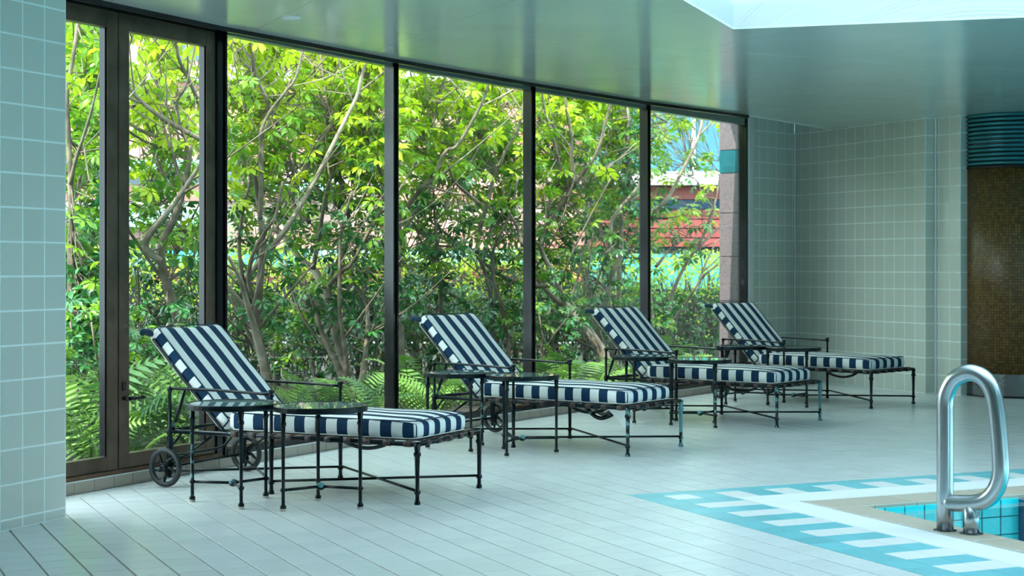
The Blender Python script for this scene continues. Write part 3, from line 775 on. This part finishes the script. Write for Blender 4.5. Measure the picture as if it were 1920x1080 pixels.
# ------------------------------------------------------------------ round side tables
TZ = .541; TRAD = .25
ME['t_leg'] = MB().lathe([(.0165, .012), (.0165, .024), (.0095, .034), (.0095, .098), (.0155, .104), (.0155, .114), (.0095, .12), (.0095, .30), (.012, .44), (.0165, .447), (.0165, .458), (.012, .465), (.0165, .515)]).mesh('table_leg', M['metal'])
ME['t_leg_worn'] = ME['t_leg'].copy(); ME['t_leg_worn'].materials[0] = M['half']
ME['t_pad'] = MB().lathe([(.0155, 0), (.0165, .013)]).mesh('foot_pad', M['cork'])
ME['t_rim'] = MB().lathe([(TRAD - .030, .512), (TRAD - .004, .510), (TRAD, .514), (TRAD, .538), (TRAD - .003, .541), (TRAD - .014, .541), (TRAD - .015, .536), (TRAD - .030, .536)], n=64, smooth=False).mesh('rim', M['metal'])
ME['t_top'] = MB().lathe([(.001, .533), (TRAD - .013, .533), (TRAD - .013, .539), (.001, .539)], n=48, smooth=False).mesh('glass_top', M['ttop'])
ME['t_bar'] = MB().tube([(0.01, 0, .108), (.225, 0, .108)], .008, 8).mesh('stretcher', M['metal'])
ME['t_hub'] = MB().lathe([(.008, .088), (.022, .096), (.024, .108), (.022, .120), (.008, .128)], n=14).mesh('hub', M['worn'])
TABS = [((-1.505, 8.752), -70, 'round glass side table nearer the doors, at the lounger by the bronze doors', 2), ((-1.016, 8.606), -20, 'round glass side table nearer the pool, at the lounger by the bronze doors', -1),
        ((-.3605, 11.2755), -70, 'round glass side table nearer the doors, at the second lounger', 1), ((.070, 11.018), 3, 'round glass side table nearer the pool, at the second lounger', -1),
        ((1.084, 13.29), 5, 'round glass side table nearer the doors, at the third lounger', -1), ((1.4956, 12.88), -66, 'round glass side table nearer the pool, at the third lounger', 0),
        ((2.1337, 14.98), -20, 'round glass side table farther from the tiles, at the lounger by the tiled end wall', -1), ((2.553, 14.70), -70, 'round glass side table nearer the tiles, at the lounger by the tiled end wall', -1)]
for (x, y), a0, lab, wornleg in TABS:
    t = empty('side_table', (x, y, 0), math.radians(a0)); tag(t, lab, 'table', 'round side tables between the loungers')
    inst('rim', ME['t_rim'], t); inst('glass_top', ME['t_top'], t); inst('hub', ME['t_hub'], t)
    for k in range(3):
        a = k * 2 * math.pi / 3; p = (.232 * math.cos(a), .232 * math.sin(a), 0)
        lg = inst('leg', ME['t_leg_worn' if k == wornleg else 't_leg'], t, p)
        inst('foot_pad', ME['t_pad'], lg)
        inst('stretcher', ME['t_bar'], t, (0, 0, 0), (0, 0, a))

# ------------------------------------------------------------------ garden
def at(px, py, Y): return Vector(((px - 960) / FPX * Y, Y, CAMH - (py - HOR) / FPX * Y))
soil = MB()
go = [(p + outn(Vector((0.5, 0.86))) * 0.17) for p in KERB[1:]]
gp_ = [(p.x, p.y) for p in go] + [(2.62, 18.2), (3.3, 19.3), (12, 19.3), (12, 26.2), (-14, 26.2), (-14, 4), (-4.9, 4)]
soil.prism(gp_, -.3, .03)
GRD = soil.build('ground', M['soil']); tag(GRD, 'dark planted soil of the garden bed outside the windows', 'ground', kind='structure')

def leaf_mesh(name, m, nl, ln, droop, seed):
    r = random.Random(seed); mb = MB()
    for k in range(nl):
        a = 2 * math.pi * k / nl + r.uniform(-.2, .2); l = ln * r.uniform(.75, 1.1); w = l * .19
        d = Vector((math.cos(a), math.sin(a), 0)); s_ = Vector((-d.y, d.x, 0)); dr = droop * r.uniform(.5, 1.5)
        def P(t, side, lift=0): return d * (l * (.12 + .88 * t)) + s_ * side * w + Vector((0, 0, .10 * l * t - dr * l * t * t + lift * w))
        V = [P(0, 0), P(.35, -.72, .22), P(.38, 0), P(.35, .72, .22), P(.72, -.98, .2), P(.74, 0), P(.72, .98, .2), P(1.0, 0)]
        mb.add(V, [(0, 1, 2), (0, 2, 3), (1, 4, 5, 2), (2, 5, 6, 3), (4, 7, 5), (5, 7, 6)], False)
    mb.tube([(0, 0, 0), (0, 0, -.06)], .0022, 3, cap=False)
    return mb.mesh(name, m)
LV = {k: [leaf_mesh('leaf_' + k, M[k], R.choice((7, 8, 8, 9)), .100, R.uniform(.25, .6), 10 * i + j) for j in range(4)] for i, k in enumerate(('lime', 'green', 'deep'))}

# stems traced with their own distance: (tree, depth shift, width at the thick end in px, points from the base up)
TREES = {
 'a': (11.6, 158, 46, 'leafy shrub tree partly hidden by the tiled pier, seen through the left door leaf'),
 'b': (12.65, 305, 75, 'multi stemmed garden tree seen through the right door leaf'),
 'c': (14.2, 470, 75, 'thick forked garden tree with pale trunks beside the door post'),
 'd': (15.6, 600, 75, 'garden tree with straight leaning trunks in the middle of the first window'),
 'e': (14.65, 690, 62, 'slender forked garden tree at the edge of the first window, by the first black post'),
 'f': (16.2, 800, 75, 'dark stemmed garden tree by the first black post, in the second window'),
 'g': (17.15, 925, 72, 'thin upright garden tree with a long slanting bough in the second window'),
 'h': (18.2, 1055, 70, 'garden tree with trunks leaning towards the doors in the third window'),
 'i': (19.15, 1150, 62, 'garden tree with upright grey trunks in the third window'),
 'j': (20.3, 1275, 75, 'thin slanting garden tree in front of the red building'),
}
ST = [
 ('a', 0, 15, [(128, 640), (133, 520), (134, 430), (132, 330), (128, 240), (126, 170), (140, 90)]), ('a', .3, 9, [(140, 510), (160, 460), (180, 400), (190, 330)]),
 ('a', .2, 7, [(136, 400), (150, 330), (158, 270), (165, 180), (172, 90)]), ('a', -.2, 8, [(132, 345), (142, 300), (160, 245), (178, 180)]), ('a', .5, 9, [(126, 450), (150, 470), (190, 480)]),
 ('b', 0, 24, [(341, 640), (330, 586), (310, 523), (303, 465), (330, 400), (350, 330), (357, 270)]), ('b', -.3, 15, [(300, 490), (272, 455), (320, 390), (355, 340), (385, 290)]),
 ('b', .2, 12, [(357, 300), (342, 292), (300, 260), (240, 228)]), ('b', -.2, 11, [(385, 265), (370, 258), (310, 225), (270, 195), (240, 160), (236, 120)]),
 ('b', .3, 10, [(375, 195), (365, 187), (320, 165), (280, 130), (265, 95), (262, 60)]), ('b', .1, 9, [(370, 185), (352, 145), (335, 110), (328, 70)]), ('b', 0, 9, [(357, 250), (330, 205), (295, 195), (272, 165), (274, 120)]),
 ('b', -.1, 8, [(345, 320), (350, 270), (338, 235), (332, 190), (352, 150)]), ('b', .4, 10, [(298, 612), (285, 590), (271, 562)]), ('b', .2, 9, [(240, 690), (252, 620), (260, 575), (258, 500)]),
 ('b', .2, 9, [(305, 540), (340, 510), (385, 520)]), ('b', .5, 8, [(322, 500), (345, 440), (375, 380)]), ('b', .4, 8, [(300, 465), (318, 420), (345, 360), (368, 320)]), ('b', .3, 8, [(310, 340), (295, 300), (280, 275), (262, 270)]),
 ('c', 0, 22, [(497, 690), (483, 633), (480, 593), (484, 560), (490, 500), (492, 450), (487, 400), (478, 330)]), ('c', -.3, 17, [(492, 675), (477, 613), (463, 567), (450, 523), (428, 480)]),
 ('c', .2, 12, [(490, 673), (467, 627), (450, 587), (432, 553)]), ('c', -.2, 11, [(480, 567), (467, 533), (470, 490), (490, 445), (517, 403), (530, 340)]),
 ('c', .2, 13, [(453, 527), (477, 503), (527, 443), (545, 415), (583, 353), (607, 307), (640, 240), (668, 183), (677, 147), (690, 90)]), ('c', -.3, 10, [(487, 410), (489, 380), (490, 293), (490, 247), (508, 207), (537, 170), (560, 130)]),
 ('c', -.1, 9, [(508, 205), (495, 175), (480, 143), (472, 95)]), ('c', .3, 11, [(507, 407), (535, 370), (557, 350), (570, 320), (600, 265), (622, 230), (612, 190)]), ('c', 0, 9, [(455, 525), (448, 460), (455, 400), (470, 330), (462, 270)]),
 ('d', 0, 21, [(657, 715), (633, 633), (620, 587), (607, 543), (587, 503), (567, 490), (537, 450), (500, 403), (470, 350)]), ('d', -.3, 16, [(645, 713), (627, 673), (607, 633), (590, 580), (575, 540)]),
 ('d', .2, 14, [(652, 713), (640, 640), (625, 580), (617, 533), (633, 490), (650, 453), (655, 400)]), ('d', .1, 9, [(590, 712), (580, 653), (573, 587), (572, 520)]), ('d', -.2, 10, [(580, 417), (553, 390), (547, 350), (552, 293), (543, 245), (508, 203)]),
 ('d', -.2, 9, [(587, 505), (600, 430), (612, 360), (630, 300), (625, 240)]), ('d', .3, 9, [(640, 390), (593, 353), (537, 307), (500, 277), (480, 260)]), ('d', .4, 6, [(515, 712), (513, 653), (510, 613), (543, 573)]), ('d', .2, 9, [(655, 410), (630, 300), (615, 240), (600, 190), (590, 140)]),
 ('d', 0, 8, [(655, 400), (640, 350), (620, 310), (600, 290)]),
 ('e', 0, 11, [(683, 690), (687, 640), (690, 587), (683, 563), (650, 507), (640, 470)]), ('e', .2, 9, [(680, 690), (690, 640), (697, 620), (720, 570), (740, 520)]), ('e', -.2, 10, [(647, 655), (637, 587), (637, 500), (640, 430), (660, 360)]),
 ('e', .1, 10, [(617, 535), (640, 510), (660, 493), (687, 443), (710, 403), (725, 350)]), ('e', .3, 9, [(710, 420), (690, 380), (670, 340), (655, 300)]), ('e', -.1, 8, [(715, 330), (705, 280), (680, 250), (650, 235)]), ('e', .3, 8, [(740, 480), (710, 455), (680, 455), (655, 480)]),
 ('f', 0, 13, [(752, 640), (748, 560), (746, 480), (750, 457), (760, 430), (783, 387), (820, 337), (847, 307), (850, 280), (857, 240)]), ('f', -.3, 10, [(748, 500), (750, 420), (777, 370), (813, 327), (837, 283), (857, 273), (893, 213), (913, 167), (925, 110)]),
 ('f', .2, 9, [(820, 333), (797, 313), (770, 290), (777, 267), (810, 235), (822, 190)]), ('f', .4, 10, [(830, 640), (825, 533), (822, 487), (817, 433), (812, 350)]), ('f', 0, 8, [(900, 383), (873, 360), (850, 337), (838, 300)]), ('f', .2, 7, [(835, 400), (845, 350), (858, 320)]), ('f', .3, 8, [(760, 700), (756, 640), (762, 580), (770, 500)]),
 ('g', .4, 10, [(1037, 530), (1013, 537), (978, 530), (940, 517), (907, 493), (863, 460), (827, 430), (800, 410)]), ('g', 0, 10, [(953, 690), (953, 647), (940, 573), (927, 533), (925, 467), (955, 405), (972, 330)]), ('g', .2, 11, [(927, 690), (925, 613), (920, 560), (910, 517), (900, 487), (870, 467), (817, 460)]),
 ('g', -.2, 9, [(893, 480), (900, 430), (913, 383), (930, 320), (938, 307), (947, 283), (973, 237), (985, 170)]), ('g', -.3, 9, [(980, 460), (970, 427), (947, 383), (940, 340)]), ('g', .1, 8, [(925, 330), (923, 310), (900, 280), (897, 247), (905, 190)]), ('g', .3, 8, [(905, 480), (920, 430), (935, 385)]), ('g', .2, 9, [(883, 573), (843, 550), (800, 520)]),
 ('h', 0, 19, [(1130, 660), (1107, 623), (1080, 587), (1040, 560), (1007, 520), (990, 470)]), ('h', -.3, 15, [(1120, 650), (1090, 607), (1057, 560), (1040, 520), (1020, 480), (1010, 455)]), ('h', .2, 11, [(1007, 473), (1017, 437), (1040, 403), (1077, 343), (1117, 290), (1135, 230)]),
 ('h', 0, 9, [(1010, 470), (1025, 430), (1030, 380), (1050, 330), (1040, 270), (1020, 200)]), ('h', .3, 9, [(1070, 680), (1040, 663), (1007, 647), (985, 640)]), ('h', -.2, 9, [(1077, 345), (1072, 300), (1070, 250), (1060, 190)]), ('h', .2, 8, [(1005, 240), (1015, 215), (1025, 180)]), ('h', .1, 9, [(1120, 660), (1085, 640), (1055, 610), (1030, 600)]),
 ('i', 0, 16, [(1127, 655), (1123, 627), (1110, 573), (1100, 530), (1085, 490)]), ('i', .2, 12, [(1160, 640), (1160, 577), (1160, 530), (1157, 487), (1127, 433), (1113, 400), (1110, 393), (1133, 353), (1170, 287), (1178, 220)]), ('i', -.2, 13, [(1150, 640), (1140, 553), (1150, 510), (1167, 470), (1147, 453), (1150, 407), (1197, 350), (1210, 300)]),
 ('i', .3, 9, [(1167, 472), (1180, 473), (1197, 420), (1205, 370)]), ('i', -.1, 9, [(1165, 470), (1165, 400), (1172, 340), (1190, 270)]), ('i', .1, 9, [(1150, 560), (1135, 540), (1110, 518)]),
 ('j', 0, 9, [(1253, 600), (1260, 551), (1286, 495), (1312, 455), (1338, 390), (1350, 330)]), ('j', .2, 8, [(1255, 615), (1286, 569), (1316, 521), (1347, 495)]), ('j', .3, 6, [(1312, 525), (1325, 490), (1344, 450)]), ('j', -.3, 11, [(1225, 640), (1215, 520), (1210, 420), (1220, 403), (1251, 373), (1277, 325), (1303, 273), (1315, 235)]), ('j', .2, 6, [(1310, 460), (1330, 445), (1348, 425)]), ('j', 0, 7, [(1230, 500), (1250, 475), (1270, 450)]),
]
tree_roots = {}; tree_pts = {}
for key, (Y, cx, hw, lab) in TREES.items():
    base = next(s for s in ST if s[0] == key)[3][0]
    b0 = at(base[0], 720, Y); b0.z = .03
    r_ = empty('garden_tree', b0); tag(r_, lab, 'tree', 'trees in the garden bed'); tree_roots[key] = r_; tree_pts[key] = []
for key, dy, w, pts in ST:
    Y = TREES[key][0]; root = tree_roots[key]; n = len(pts)
    rr = random.Random(hash((key, w, pts[0][0])) % 9999 if False else int(pts[0][0] * 7 + pts[0][1] + w))
    sgn = rr.choice((-1, 1)); P = []
    for k, (px, py) in enumerate(pts):
        P.append(at(px, py, Y + dy + sgn * .35 * k / max(1, n - 1)))
    if pts[0][1] > 600 and P[0].z > .05:                       # run the trunk down into the soil
        q = P[0] + (P[0] - P[1]).normalized() * .3; q.z = .02; P.insert(0, q)
    # tips grow on beyond the traced part, into the crown
    if pts[-1][1] < 260: P.append(P[-1] + (P[-1] - P[-2]).normalized() * .4 + Vector((rr.uniform(-.1, .1), 0, .25)))
    S = bez(P, 4); m_ = len(S); w0 = w / FPX * Y / 2
    rad = [w0 * (1 - .62 * i / (m_ - 1)) * rr.uniform(.93, 1.07) for i in range(m_)]
    MB().tube(S, rad, 7).build('trunk' if w >= 13 else 'branch', M['paleb'] if (w >= 12 or key in 'j') and key != 'a' and rr.random() < .75 else M['bark'], root, root.location)
    tree_pts[key] += S
    for _ in range(3 if w >= 9 else 2):                        # side branches, thin, fanning up and out
        i = rr.randrange(m_ // 4, m_ - 1); p0 = S[i]; tan = (S[i + 1] - S[i]).normalized()
        d_ = (Matrix.Rotation(rr.choice((-1, 1)) * rr.uniform(.5, 1.1), 3, 'Y') @ tan + Vector((0, rr.uniform(-.35, .25), .35))).normalized()
        L_ = rr.uniform(.45, 1.15); k_ = Vector((rr.uniform(-.2, .2), rr.uniform(-.1, .1), rr.uniform(.05, .3)))
        Q = bez([p0, p0 + d_ * L_ * .35, p0 + d_ * L_ * .7 + k_ * .4 * L_, p0 + d_ * L_ + k_ * L_], 3)
        r0_ = rad[i] * rr.uniform(.4, .6)
        MB().tube(Q, [r0_ * (1 - .65 * j_ / (len(Q) - 1)) for j_ in range(len(Q))], 6).build('branch', M['bark'] if rr.random() < .75 else M['paleb'], root, root.location)
        tree_pts[key] += Q
def twig(mb, p, key, rr):
    near = min(rr.sample(tree_pts[key], min(40, len(tree_pts[key]))), key=lambda q: (q - p).length)
    d_ = (near - p); L_ = d_.length
    if L_ > .9: d_ = d_.normalized() * .45 + Vector((0, 0, -.12))
    mid_ = p + d_ * .5 + Vector((rr.uniform(-.05, .05), rr.uniform(-.05, .05), -.06))
    mb.tube([p, mid_, p + d_], [.003, .005, .007], 4, cap=False)
SOF = [(125, 0), (416, 49), (735, 109), (992, 154), (1210, 190), (1404, 216)]
def topline(px):
    for (x0, y0), (x1, y1) in zip(SOF[:-1], SOF[1:]):
        if px <= x1: return y0 + (y1 - y0) * (px - x0) / (x1 - x0)
    return 216
for key, (Y, cx, hw, lab) in TREES.items():
    rr = random.Random(ord(key)); root = tree_roots[key]; tw = MB()
    n_top, n_mid, n_low = (400, 150, 80) if key != 'j' else (230, 60, 8)
    if key in 'ab': n_top, n_mid, n_low = 230, 110, 80
    pts = []
    for cnt, f0, f1 in ((n_top, -.12, .46), (n_mid, .46, .80), (n_low, .80, 1.12)):
        for _ in range(cnt):
            px = rr.gauss(cx, hw * .62); px = max(cx - 1.5 * hw, min(cx + 1.5 * hw, px))
            tl = topline(max(125, px)); f = rr.uniform(f0, f1)
            py = tl + f * (570 - tl)
            if key == 'j' and 1255 < px and 240 < py < 360 and rr.random() < .75: continue
            if key in 'cde' and 330 < py < 500 and rr.random() < .25: continue
            pts.append((px, py, Y + rr.gauss(.42, .40)))
    if key == 'a':
        for _ in range(60): pts.append((rr.uniform(100, 200), rr.uniform(500, 690), Y - rr.uniform(-.1, .3)))
    rr.shuffle(pts); pts.sort(key=lambda q: q[1] < topline(max(125, q[0])) - 20)   # leaves above the window head last
    bulk = {}
    for n_, (px, py, yy) in enumerate(pts):
        p = at(px, py, yy)
        if p.z < .12: continue
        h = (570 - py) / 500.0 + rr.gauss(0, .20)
        kind = 'lime' if h > .66 else ('green' if h > .24 else 'deep')  # height picks the leaf colour: sun painted in above, shade below
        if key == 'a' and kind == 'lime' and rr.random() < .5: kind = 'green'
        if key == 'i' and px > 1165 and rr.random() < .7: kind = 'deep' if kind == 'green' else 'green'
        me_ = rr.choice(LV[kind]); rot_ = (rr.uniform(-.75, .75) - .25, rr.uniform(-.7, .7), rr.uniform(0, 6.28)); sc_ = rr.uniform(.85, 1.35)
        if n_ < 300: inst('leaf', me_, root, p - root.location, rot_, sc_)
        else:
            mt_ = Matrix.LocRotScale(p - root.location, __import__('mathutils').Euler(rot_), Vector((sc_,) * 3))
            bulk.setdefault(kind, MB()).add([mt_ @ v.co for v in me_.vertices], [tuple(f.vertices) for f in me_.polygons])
        if rr.random() < .6: twig(tw, p - Vector((0, 0, .03)), key, rr)
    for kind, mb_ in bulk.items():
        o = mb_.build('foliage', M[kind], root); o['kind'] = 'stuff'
    o = tw.build('twig_growth', M['bark'], root, root.location); o['kind'] = 'stuff'

# ferns
def frond(name, L_, seed, m):
    r = random.Random(seed); mb = MB(); n = 17; S = []
    for i in range(n + 1):
        t = i / n; S.append(Vector((L_ * (t * .9), 0, L_ * (.62 * t - .55 * t * t * t))))
    mb.tube(S, [.004 * (1 - .8 * i / n) + .0006 for i in range(n + 1)], 3, cap=False)
    for i in range(2, n):
        t = i / n; w = L_ * .30 * math.sin(math.pi * min(1, t * .95 + .04)) ** .8 * (1.15 - .6 * t)
        for s_ in (-1, 1):
            p = S[i]; tip = p + Vector((w * .35, s_ * w, -w * .22)); a = Vector((L_ * .016, 0, 0)); md = (p + tip) / 2 + Vector((0, 0, w * .05))
            mb.add([p - a, md - a * 1.05, tip, md + a * 1.05, p + a], [(0, 1, 3, 4), (1, 2, 3)])
    return mb.mesh(name, m)
FR = [frond('frond', .62, k, M['fern']) for k in range(3)]
FERN = [(148, 760, 10.6, 1.1, 'large fern with arching lime fronds behind the left door leaf'), (170, 850, 10.35, .75, 'low fern at the foot of the left door leaf'), (255, 800, 11.0, 1.1, 'broad fern behind the door lever'), (300, 735, 11.9, 1.25, 'tall bushy fern behind the back of the first lounger'),
        (352, 820, 11.1, .95, 'fern beside the hinge side of the right door leaf'), (265, 850, 10.6, .7, 'small fern at the foot of the right door leaf'), (555, 742, 13.6, .9, 'fern at the foot of the pale forked tree'), (610, 735, 14.2, .8, 'fern behind the far armrest of the first lounger'), (665, 742, 13.5, 1.0, 'fern below the slender forked tree, first window'),
        (710, 720, 13.2, .9, 'fern against the first black post, first window'), (770, 700, 13.9, 1.1, 'fern beside the first black post, second window'), (820, 730, 13.6, .9, 'fern behind the side tables of the second lounger'), (880, 690, 14.6, 1.0, 'fern behind the back of the second lounger'), (945, 690, 14.6, 1.1, 'fern beside the second black post, second window'),
        (1020, 690, 15.3, 1.1, 'fern beside the second black post, third window'), (1075, 680, 15.8, 1.0, 'fern at the foot of the leaning trunks'), (1115, 680, 15.6, .9, 'fern behind the back of the third lounger'), (1180, 670, 16.4, .9, 'fern by the third black post'), (1240, 650, 17.4, 1.1, 'fern below the thin slanting tree'), (1275, 655, 17.6, .8, 'fern between the slanting tree and the granite pillar'), (1318, 650, 18.3, .8, 'fern at the foot of the granite pillar')]
for px, py, Y, sc, lab in FERN:
    p = at(px, py, Y); p.z = .02; f = empty('fern', p); tag(f, lab, 'fern', 'ferns along the glass'); rr = random.Random(int(px))
    n = 8
    for k in range(n):
        inst('frond', rr.choice(FR), f, (0, 0, 0), (rr.uniform(-.75, .75), -rr.uniform(.12, .8), 2 * math.pi * k / n + rr.uniform(-.25, .25)), sc * rr.uniform(.75, 1.25) * (1.3 if px < 400 else .9))

# low evergreen shrubs between the trunks
SHR = [(165, 640, 10.85, .34, 'dark glossy shrub low behind the left door leaf'), (260, 640, 11.6, .35, 'dark shrub beside the door meeting stile'), (560, 640, 15.95, .42, 'dark shrub behind the straight leaning trunks'), (705, 620, 16.6, .6, 'dark shrub behind the first black post'),
       (790, 610, 17.25, .48, 'dark shrub behind the back of the second lounger'), (880, 610, 17.85, .40, 'dark shrub below the long slanting bough'), (960, 610, 18.45, .38, 'dark shrub behind the second black post'), (1030, 600, 17.2, .6, 'green shrub under the leaning trunks'), (1205, 580, 18.6, .5, 'lime edged shrub by the third black post')]
for px, py, Y, rad, lab in SHR:
    p = at(px, py, Y); base = Vector((p.x, p.y, .03)); s_ = empty('garden_shrub', base); tag(s_, lab, 'shrub', 'low shrubs between the trunks'); rr = random.Random(int(px) + 5)
    for k in range(4):
        MB().tube(bez([(0, 0, 0), (rr.uniform(-.1, .1), rr.uniform(-.1, .1), p.z * .5), (rr.uniform(-.3, .3), rr.uniform(-.3, .3), p.z + .1)], 3), [.012] * 4 + [.007] * 3, 5).build('stem', M['bark'], s_)
    for k in range(60):
        v = Vector((rr.gauss(0, 1), rr.gauss(0, 1), rr.gauss(0, 1))).normalized() * rad * rr.uniform(.4, 1.05)
        q = Vector((v.x, v.y, max(.15, p.z + v.z)))
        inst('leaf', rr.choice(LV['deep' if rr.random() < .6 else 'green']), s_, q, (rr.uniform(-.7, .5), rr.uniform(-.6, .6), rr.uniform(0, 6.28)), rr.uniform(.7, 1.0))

# clipped hedge behind the trees
H0, H1 = Vector((-5.6, 13.2)), Vector((4.1, 24.3)); hd_ = (H1 - H0).normalized(); hn = outn(hd_); HL = (H1 - H0).length
HG = empty('clipped_hedge', (H0.x, H0.y, .03), math.atan2(hd_.y, hd_.x)); tag(HG, 'long clipped hedge with lime green top behind the trees', 'hedge')
rr = random.Random(77); hm = MB()
for k in range(15000):
    x = rr.uniform(0, HL); t = rr.random()
    z = 1.36 - .55 * t * t if rr.random() < .8 else rr.uniform(.25, 1.3)
    z += .06 * math.sin(x * 3.1) + rr.uniform(-.03, .05); y = rr.uniform(-.38, .38) if z > 1.2 else rr.choice((-1, 1)) * rr.uniform(.2, .4)
    c = Vector((x, y, z)); d_ = Vector((rr.gauss(0, 1), rr.gauss(0, 1), rr.gauss(.4, .8))).normalized(); s_ = d_.orthogonal().normalized(); s_ = Matrix.Rotation(rr.uniform(0, 6.28), 3, d_) @ s_
    l = rr.uniform(.035, .06)
    hm.add([c, c + d_ * l * .5 + s_ * l * .3, c + d_ * l, c + d_ * l * .5 - s_ * l * .3], [(0, 1, 2, 3)])
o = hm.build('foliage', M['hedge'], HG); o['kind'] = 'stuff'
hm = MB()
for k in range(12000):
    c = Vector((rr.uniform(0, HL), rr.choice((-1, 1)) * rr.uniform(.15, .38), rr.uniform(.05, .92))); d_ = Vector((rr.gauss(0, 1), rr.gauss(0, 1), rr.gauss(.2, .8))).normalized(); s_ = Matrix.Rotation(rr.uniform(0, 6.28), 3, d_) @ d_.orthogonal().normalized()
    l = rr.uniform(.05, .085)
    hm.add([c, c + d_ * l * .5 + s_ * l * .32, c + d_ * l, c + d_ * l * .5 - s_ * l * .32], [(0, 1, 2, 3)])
o = hm.build('shaded_low_foliage', M['deep'], HG); o['kind'] = 'stuff'  # dark lower leaves: shade under the lime top put into the colour
tm = MB()
for k in range(1700):
    x = rr.uniform(0, HL); y = rr.uniform(-.33, .33); p0 = Vector((x, y, rr.uniform(0, .7))); p1 = p0 + Vector((rr.uniform(-.3, .3), rr.uniform(-.15, .15), rr.uniform(.25, .6))); p1.z = min(p1.z, 1.22)
    tm.tube([p0, (p0 + p1) / 2 + Vector((rr.uniform(-.05, .05), 0, 0)), p1], [.008, .006, .003], 4, cap=False)
o = tm.build('twig_mass', M['dbark'], HG); o['kind'] = 'stuff'
for k in range(26):
    x = HL * (k + .5) / 26; MB().tube([(x, 0, 0), (x + .03, .02, .6), (x - .05, 0, 1.15)], [.03, .024, .012], 6).build('stem', M['dbark'], HG)

# ------------------------------------------------------------------ buildings across the street
def zpx(py, Y): return CAMH - (py - HOR) / FPX * Y
YA = 27.0
BA = empty('salmon_building', (-5, YA, 0)); tag(BA, 'salmon tiled building with teal awnings and dark window strips behind the trees', 'building')
def bb(par, name, m, x0, x1, z0, z1, y0, y1):
    o0 = par.location; return MB().box(((x0 + x1) / 2 - o0.x, (y0 + y1) / 2 - o0.y, (z0 + z1) / 2), (x1 - x0, y1 - y0, z1 - z0)).build(name, m, par)
XA0, XA1 = -11.0, 1.22
bb(BA, 'wall', M['pale'], XA0, XA1, 1.0, 8.0, YA + .1, YA + 3); bb(BA, 'shaded_base_wall', M['dark'], XA0, XA1, 0, 1.0, YA + .12, YA + 3)  # base darkened: shade behind the hedge put into its colour
for z0, z1, m_, nm, pr, x0_, x1_ in ((1.02, 1.27, 'red', 'base_band', .08, XA0, XA1), (1.29, 1.53, 'bteal', 'awning', .55, XA0, -3.4), (1.33, 1.53, 'bcyan', 'awning', .45, -3.35, .4), (1.92, 2.20, 'bcyan', 'sill_band', .25, XA0, -4.9),
        (2.20, 2.33, 'bwhite', 'white_band', .15, XA0, -4.9), (2.84, 3.02, 'bcyan', 'canopy_band', .35, XA0, -5.0), (2.50, 2.64, 'bcyan', 'canopy_band', .3, -4.0, -2.9), (4.35, 4.5, 'bwhite', 'white_band', .15, XA0, XA1)):
    bb(BA, nm, M[m_], x0_, x1_, z0, z1, YA - pr, YA + .1)
for z0, z1 in ((1.57, 1.90), (2.36, 2.62), (3.04, 3.46), (3.48, 3.90), (3.92, 4.33)):
    x = XA0
    while x < XA1 - .1:
        w = min(.6, XA1 - x); bb(BA, 'wall_panel', M['pink'], x + .006, x + w - .006, z0, z1, YA, YA + .1); x += .6
x = XA0
while x < -5.2:
    wn_ = bb(BA, 'window', M['bglass'], x + .04, x + 1.26, 2.63, 2.83, YA + .04, YA + .1); x += 1.3
x = XA0 + .2
while x < XA1 - .9:
    wn_ = bb(BA, 'window', M['bglass'], x, x + 1.5, 4.7, 6.2, YA + .04, YA + .1); x += 2.4
YB = 26.0
BB = empty('red_building', (3.4, YB, 0)); tag(BB, 'dark red clad building with white band and blue glazing beyond the hedge', 'building')
XB0, XB1 = 1.25, 8.5
bb(BB, 'wall', M['dark'], XB0, XB1, 0, 5.2, YB + .1, YB + 3)
bb(BB, 'base_band', M['bteal'], XB0, XB1, .9, 1.47, YB - .02, YB + .1)
bb(BB, 'window', M['bglass'], XB0, XB1, 2.19, 2.33, YB + .03, YB + .1)
for z0, z1 in ((1.58, 1.72), (1.73, 1.87), (1.88, 2.02), (2.03, 2.18), (2.34, 2.55)):
    x = XB0; k = 0
    while x < XB1 - .1:
        bb(BB, 'wall_panel', M['red'], x + .005, min(x + .9, XB1) - .005, z0 + .005, z1 - .005, YB, YB + .1); x += .9
bb(BB, 'white_band', M['bwhite'], XB0, XB1, 2.56, 2.77, YB - .35, YB + .1)
x = XB0
while x < XB1 - .5:
    pn = bb(BB, 'window', M['sglass'], x + .03, x + .80, 2.78, 4.2, YB + .03, YB + .1); bb(BB, 'window_post', M['bwhite'], x - .03, x + .03, 2.77, 4.25, YB - .02, YB + .1); x += .83
bb(BB, 'roof_band', M['bwhite'], XB0, XB1, 4.2, 4.6, YB - .3, YB + .1)
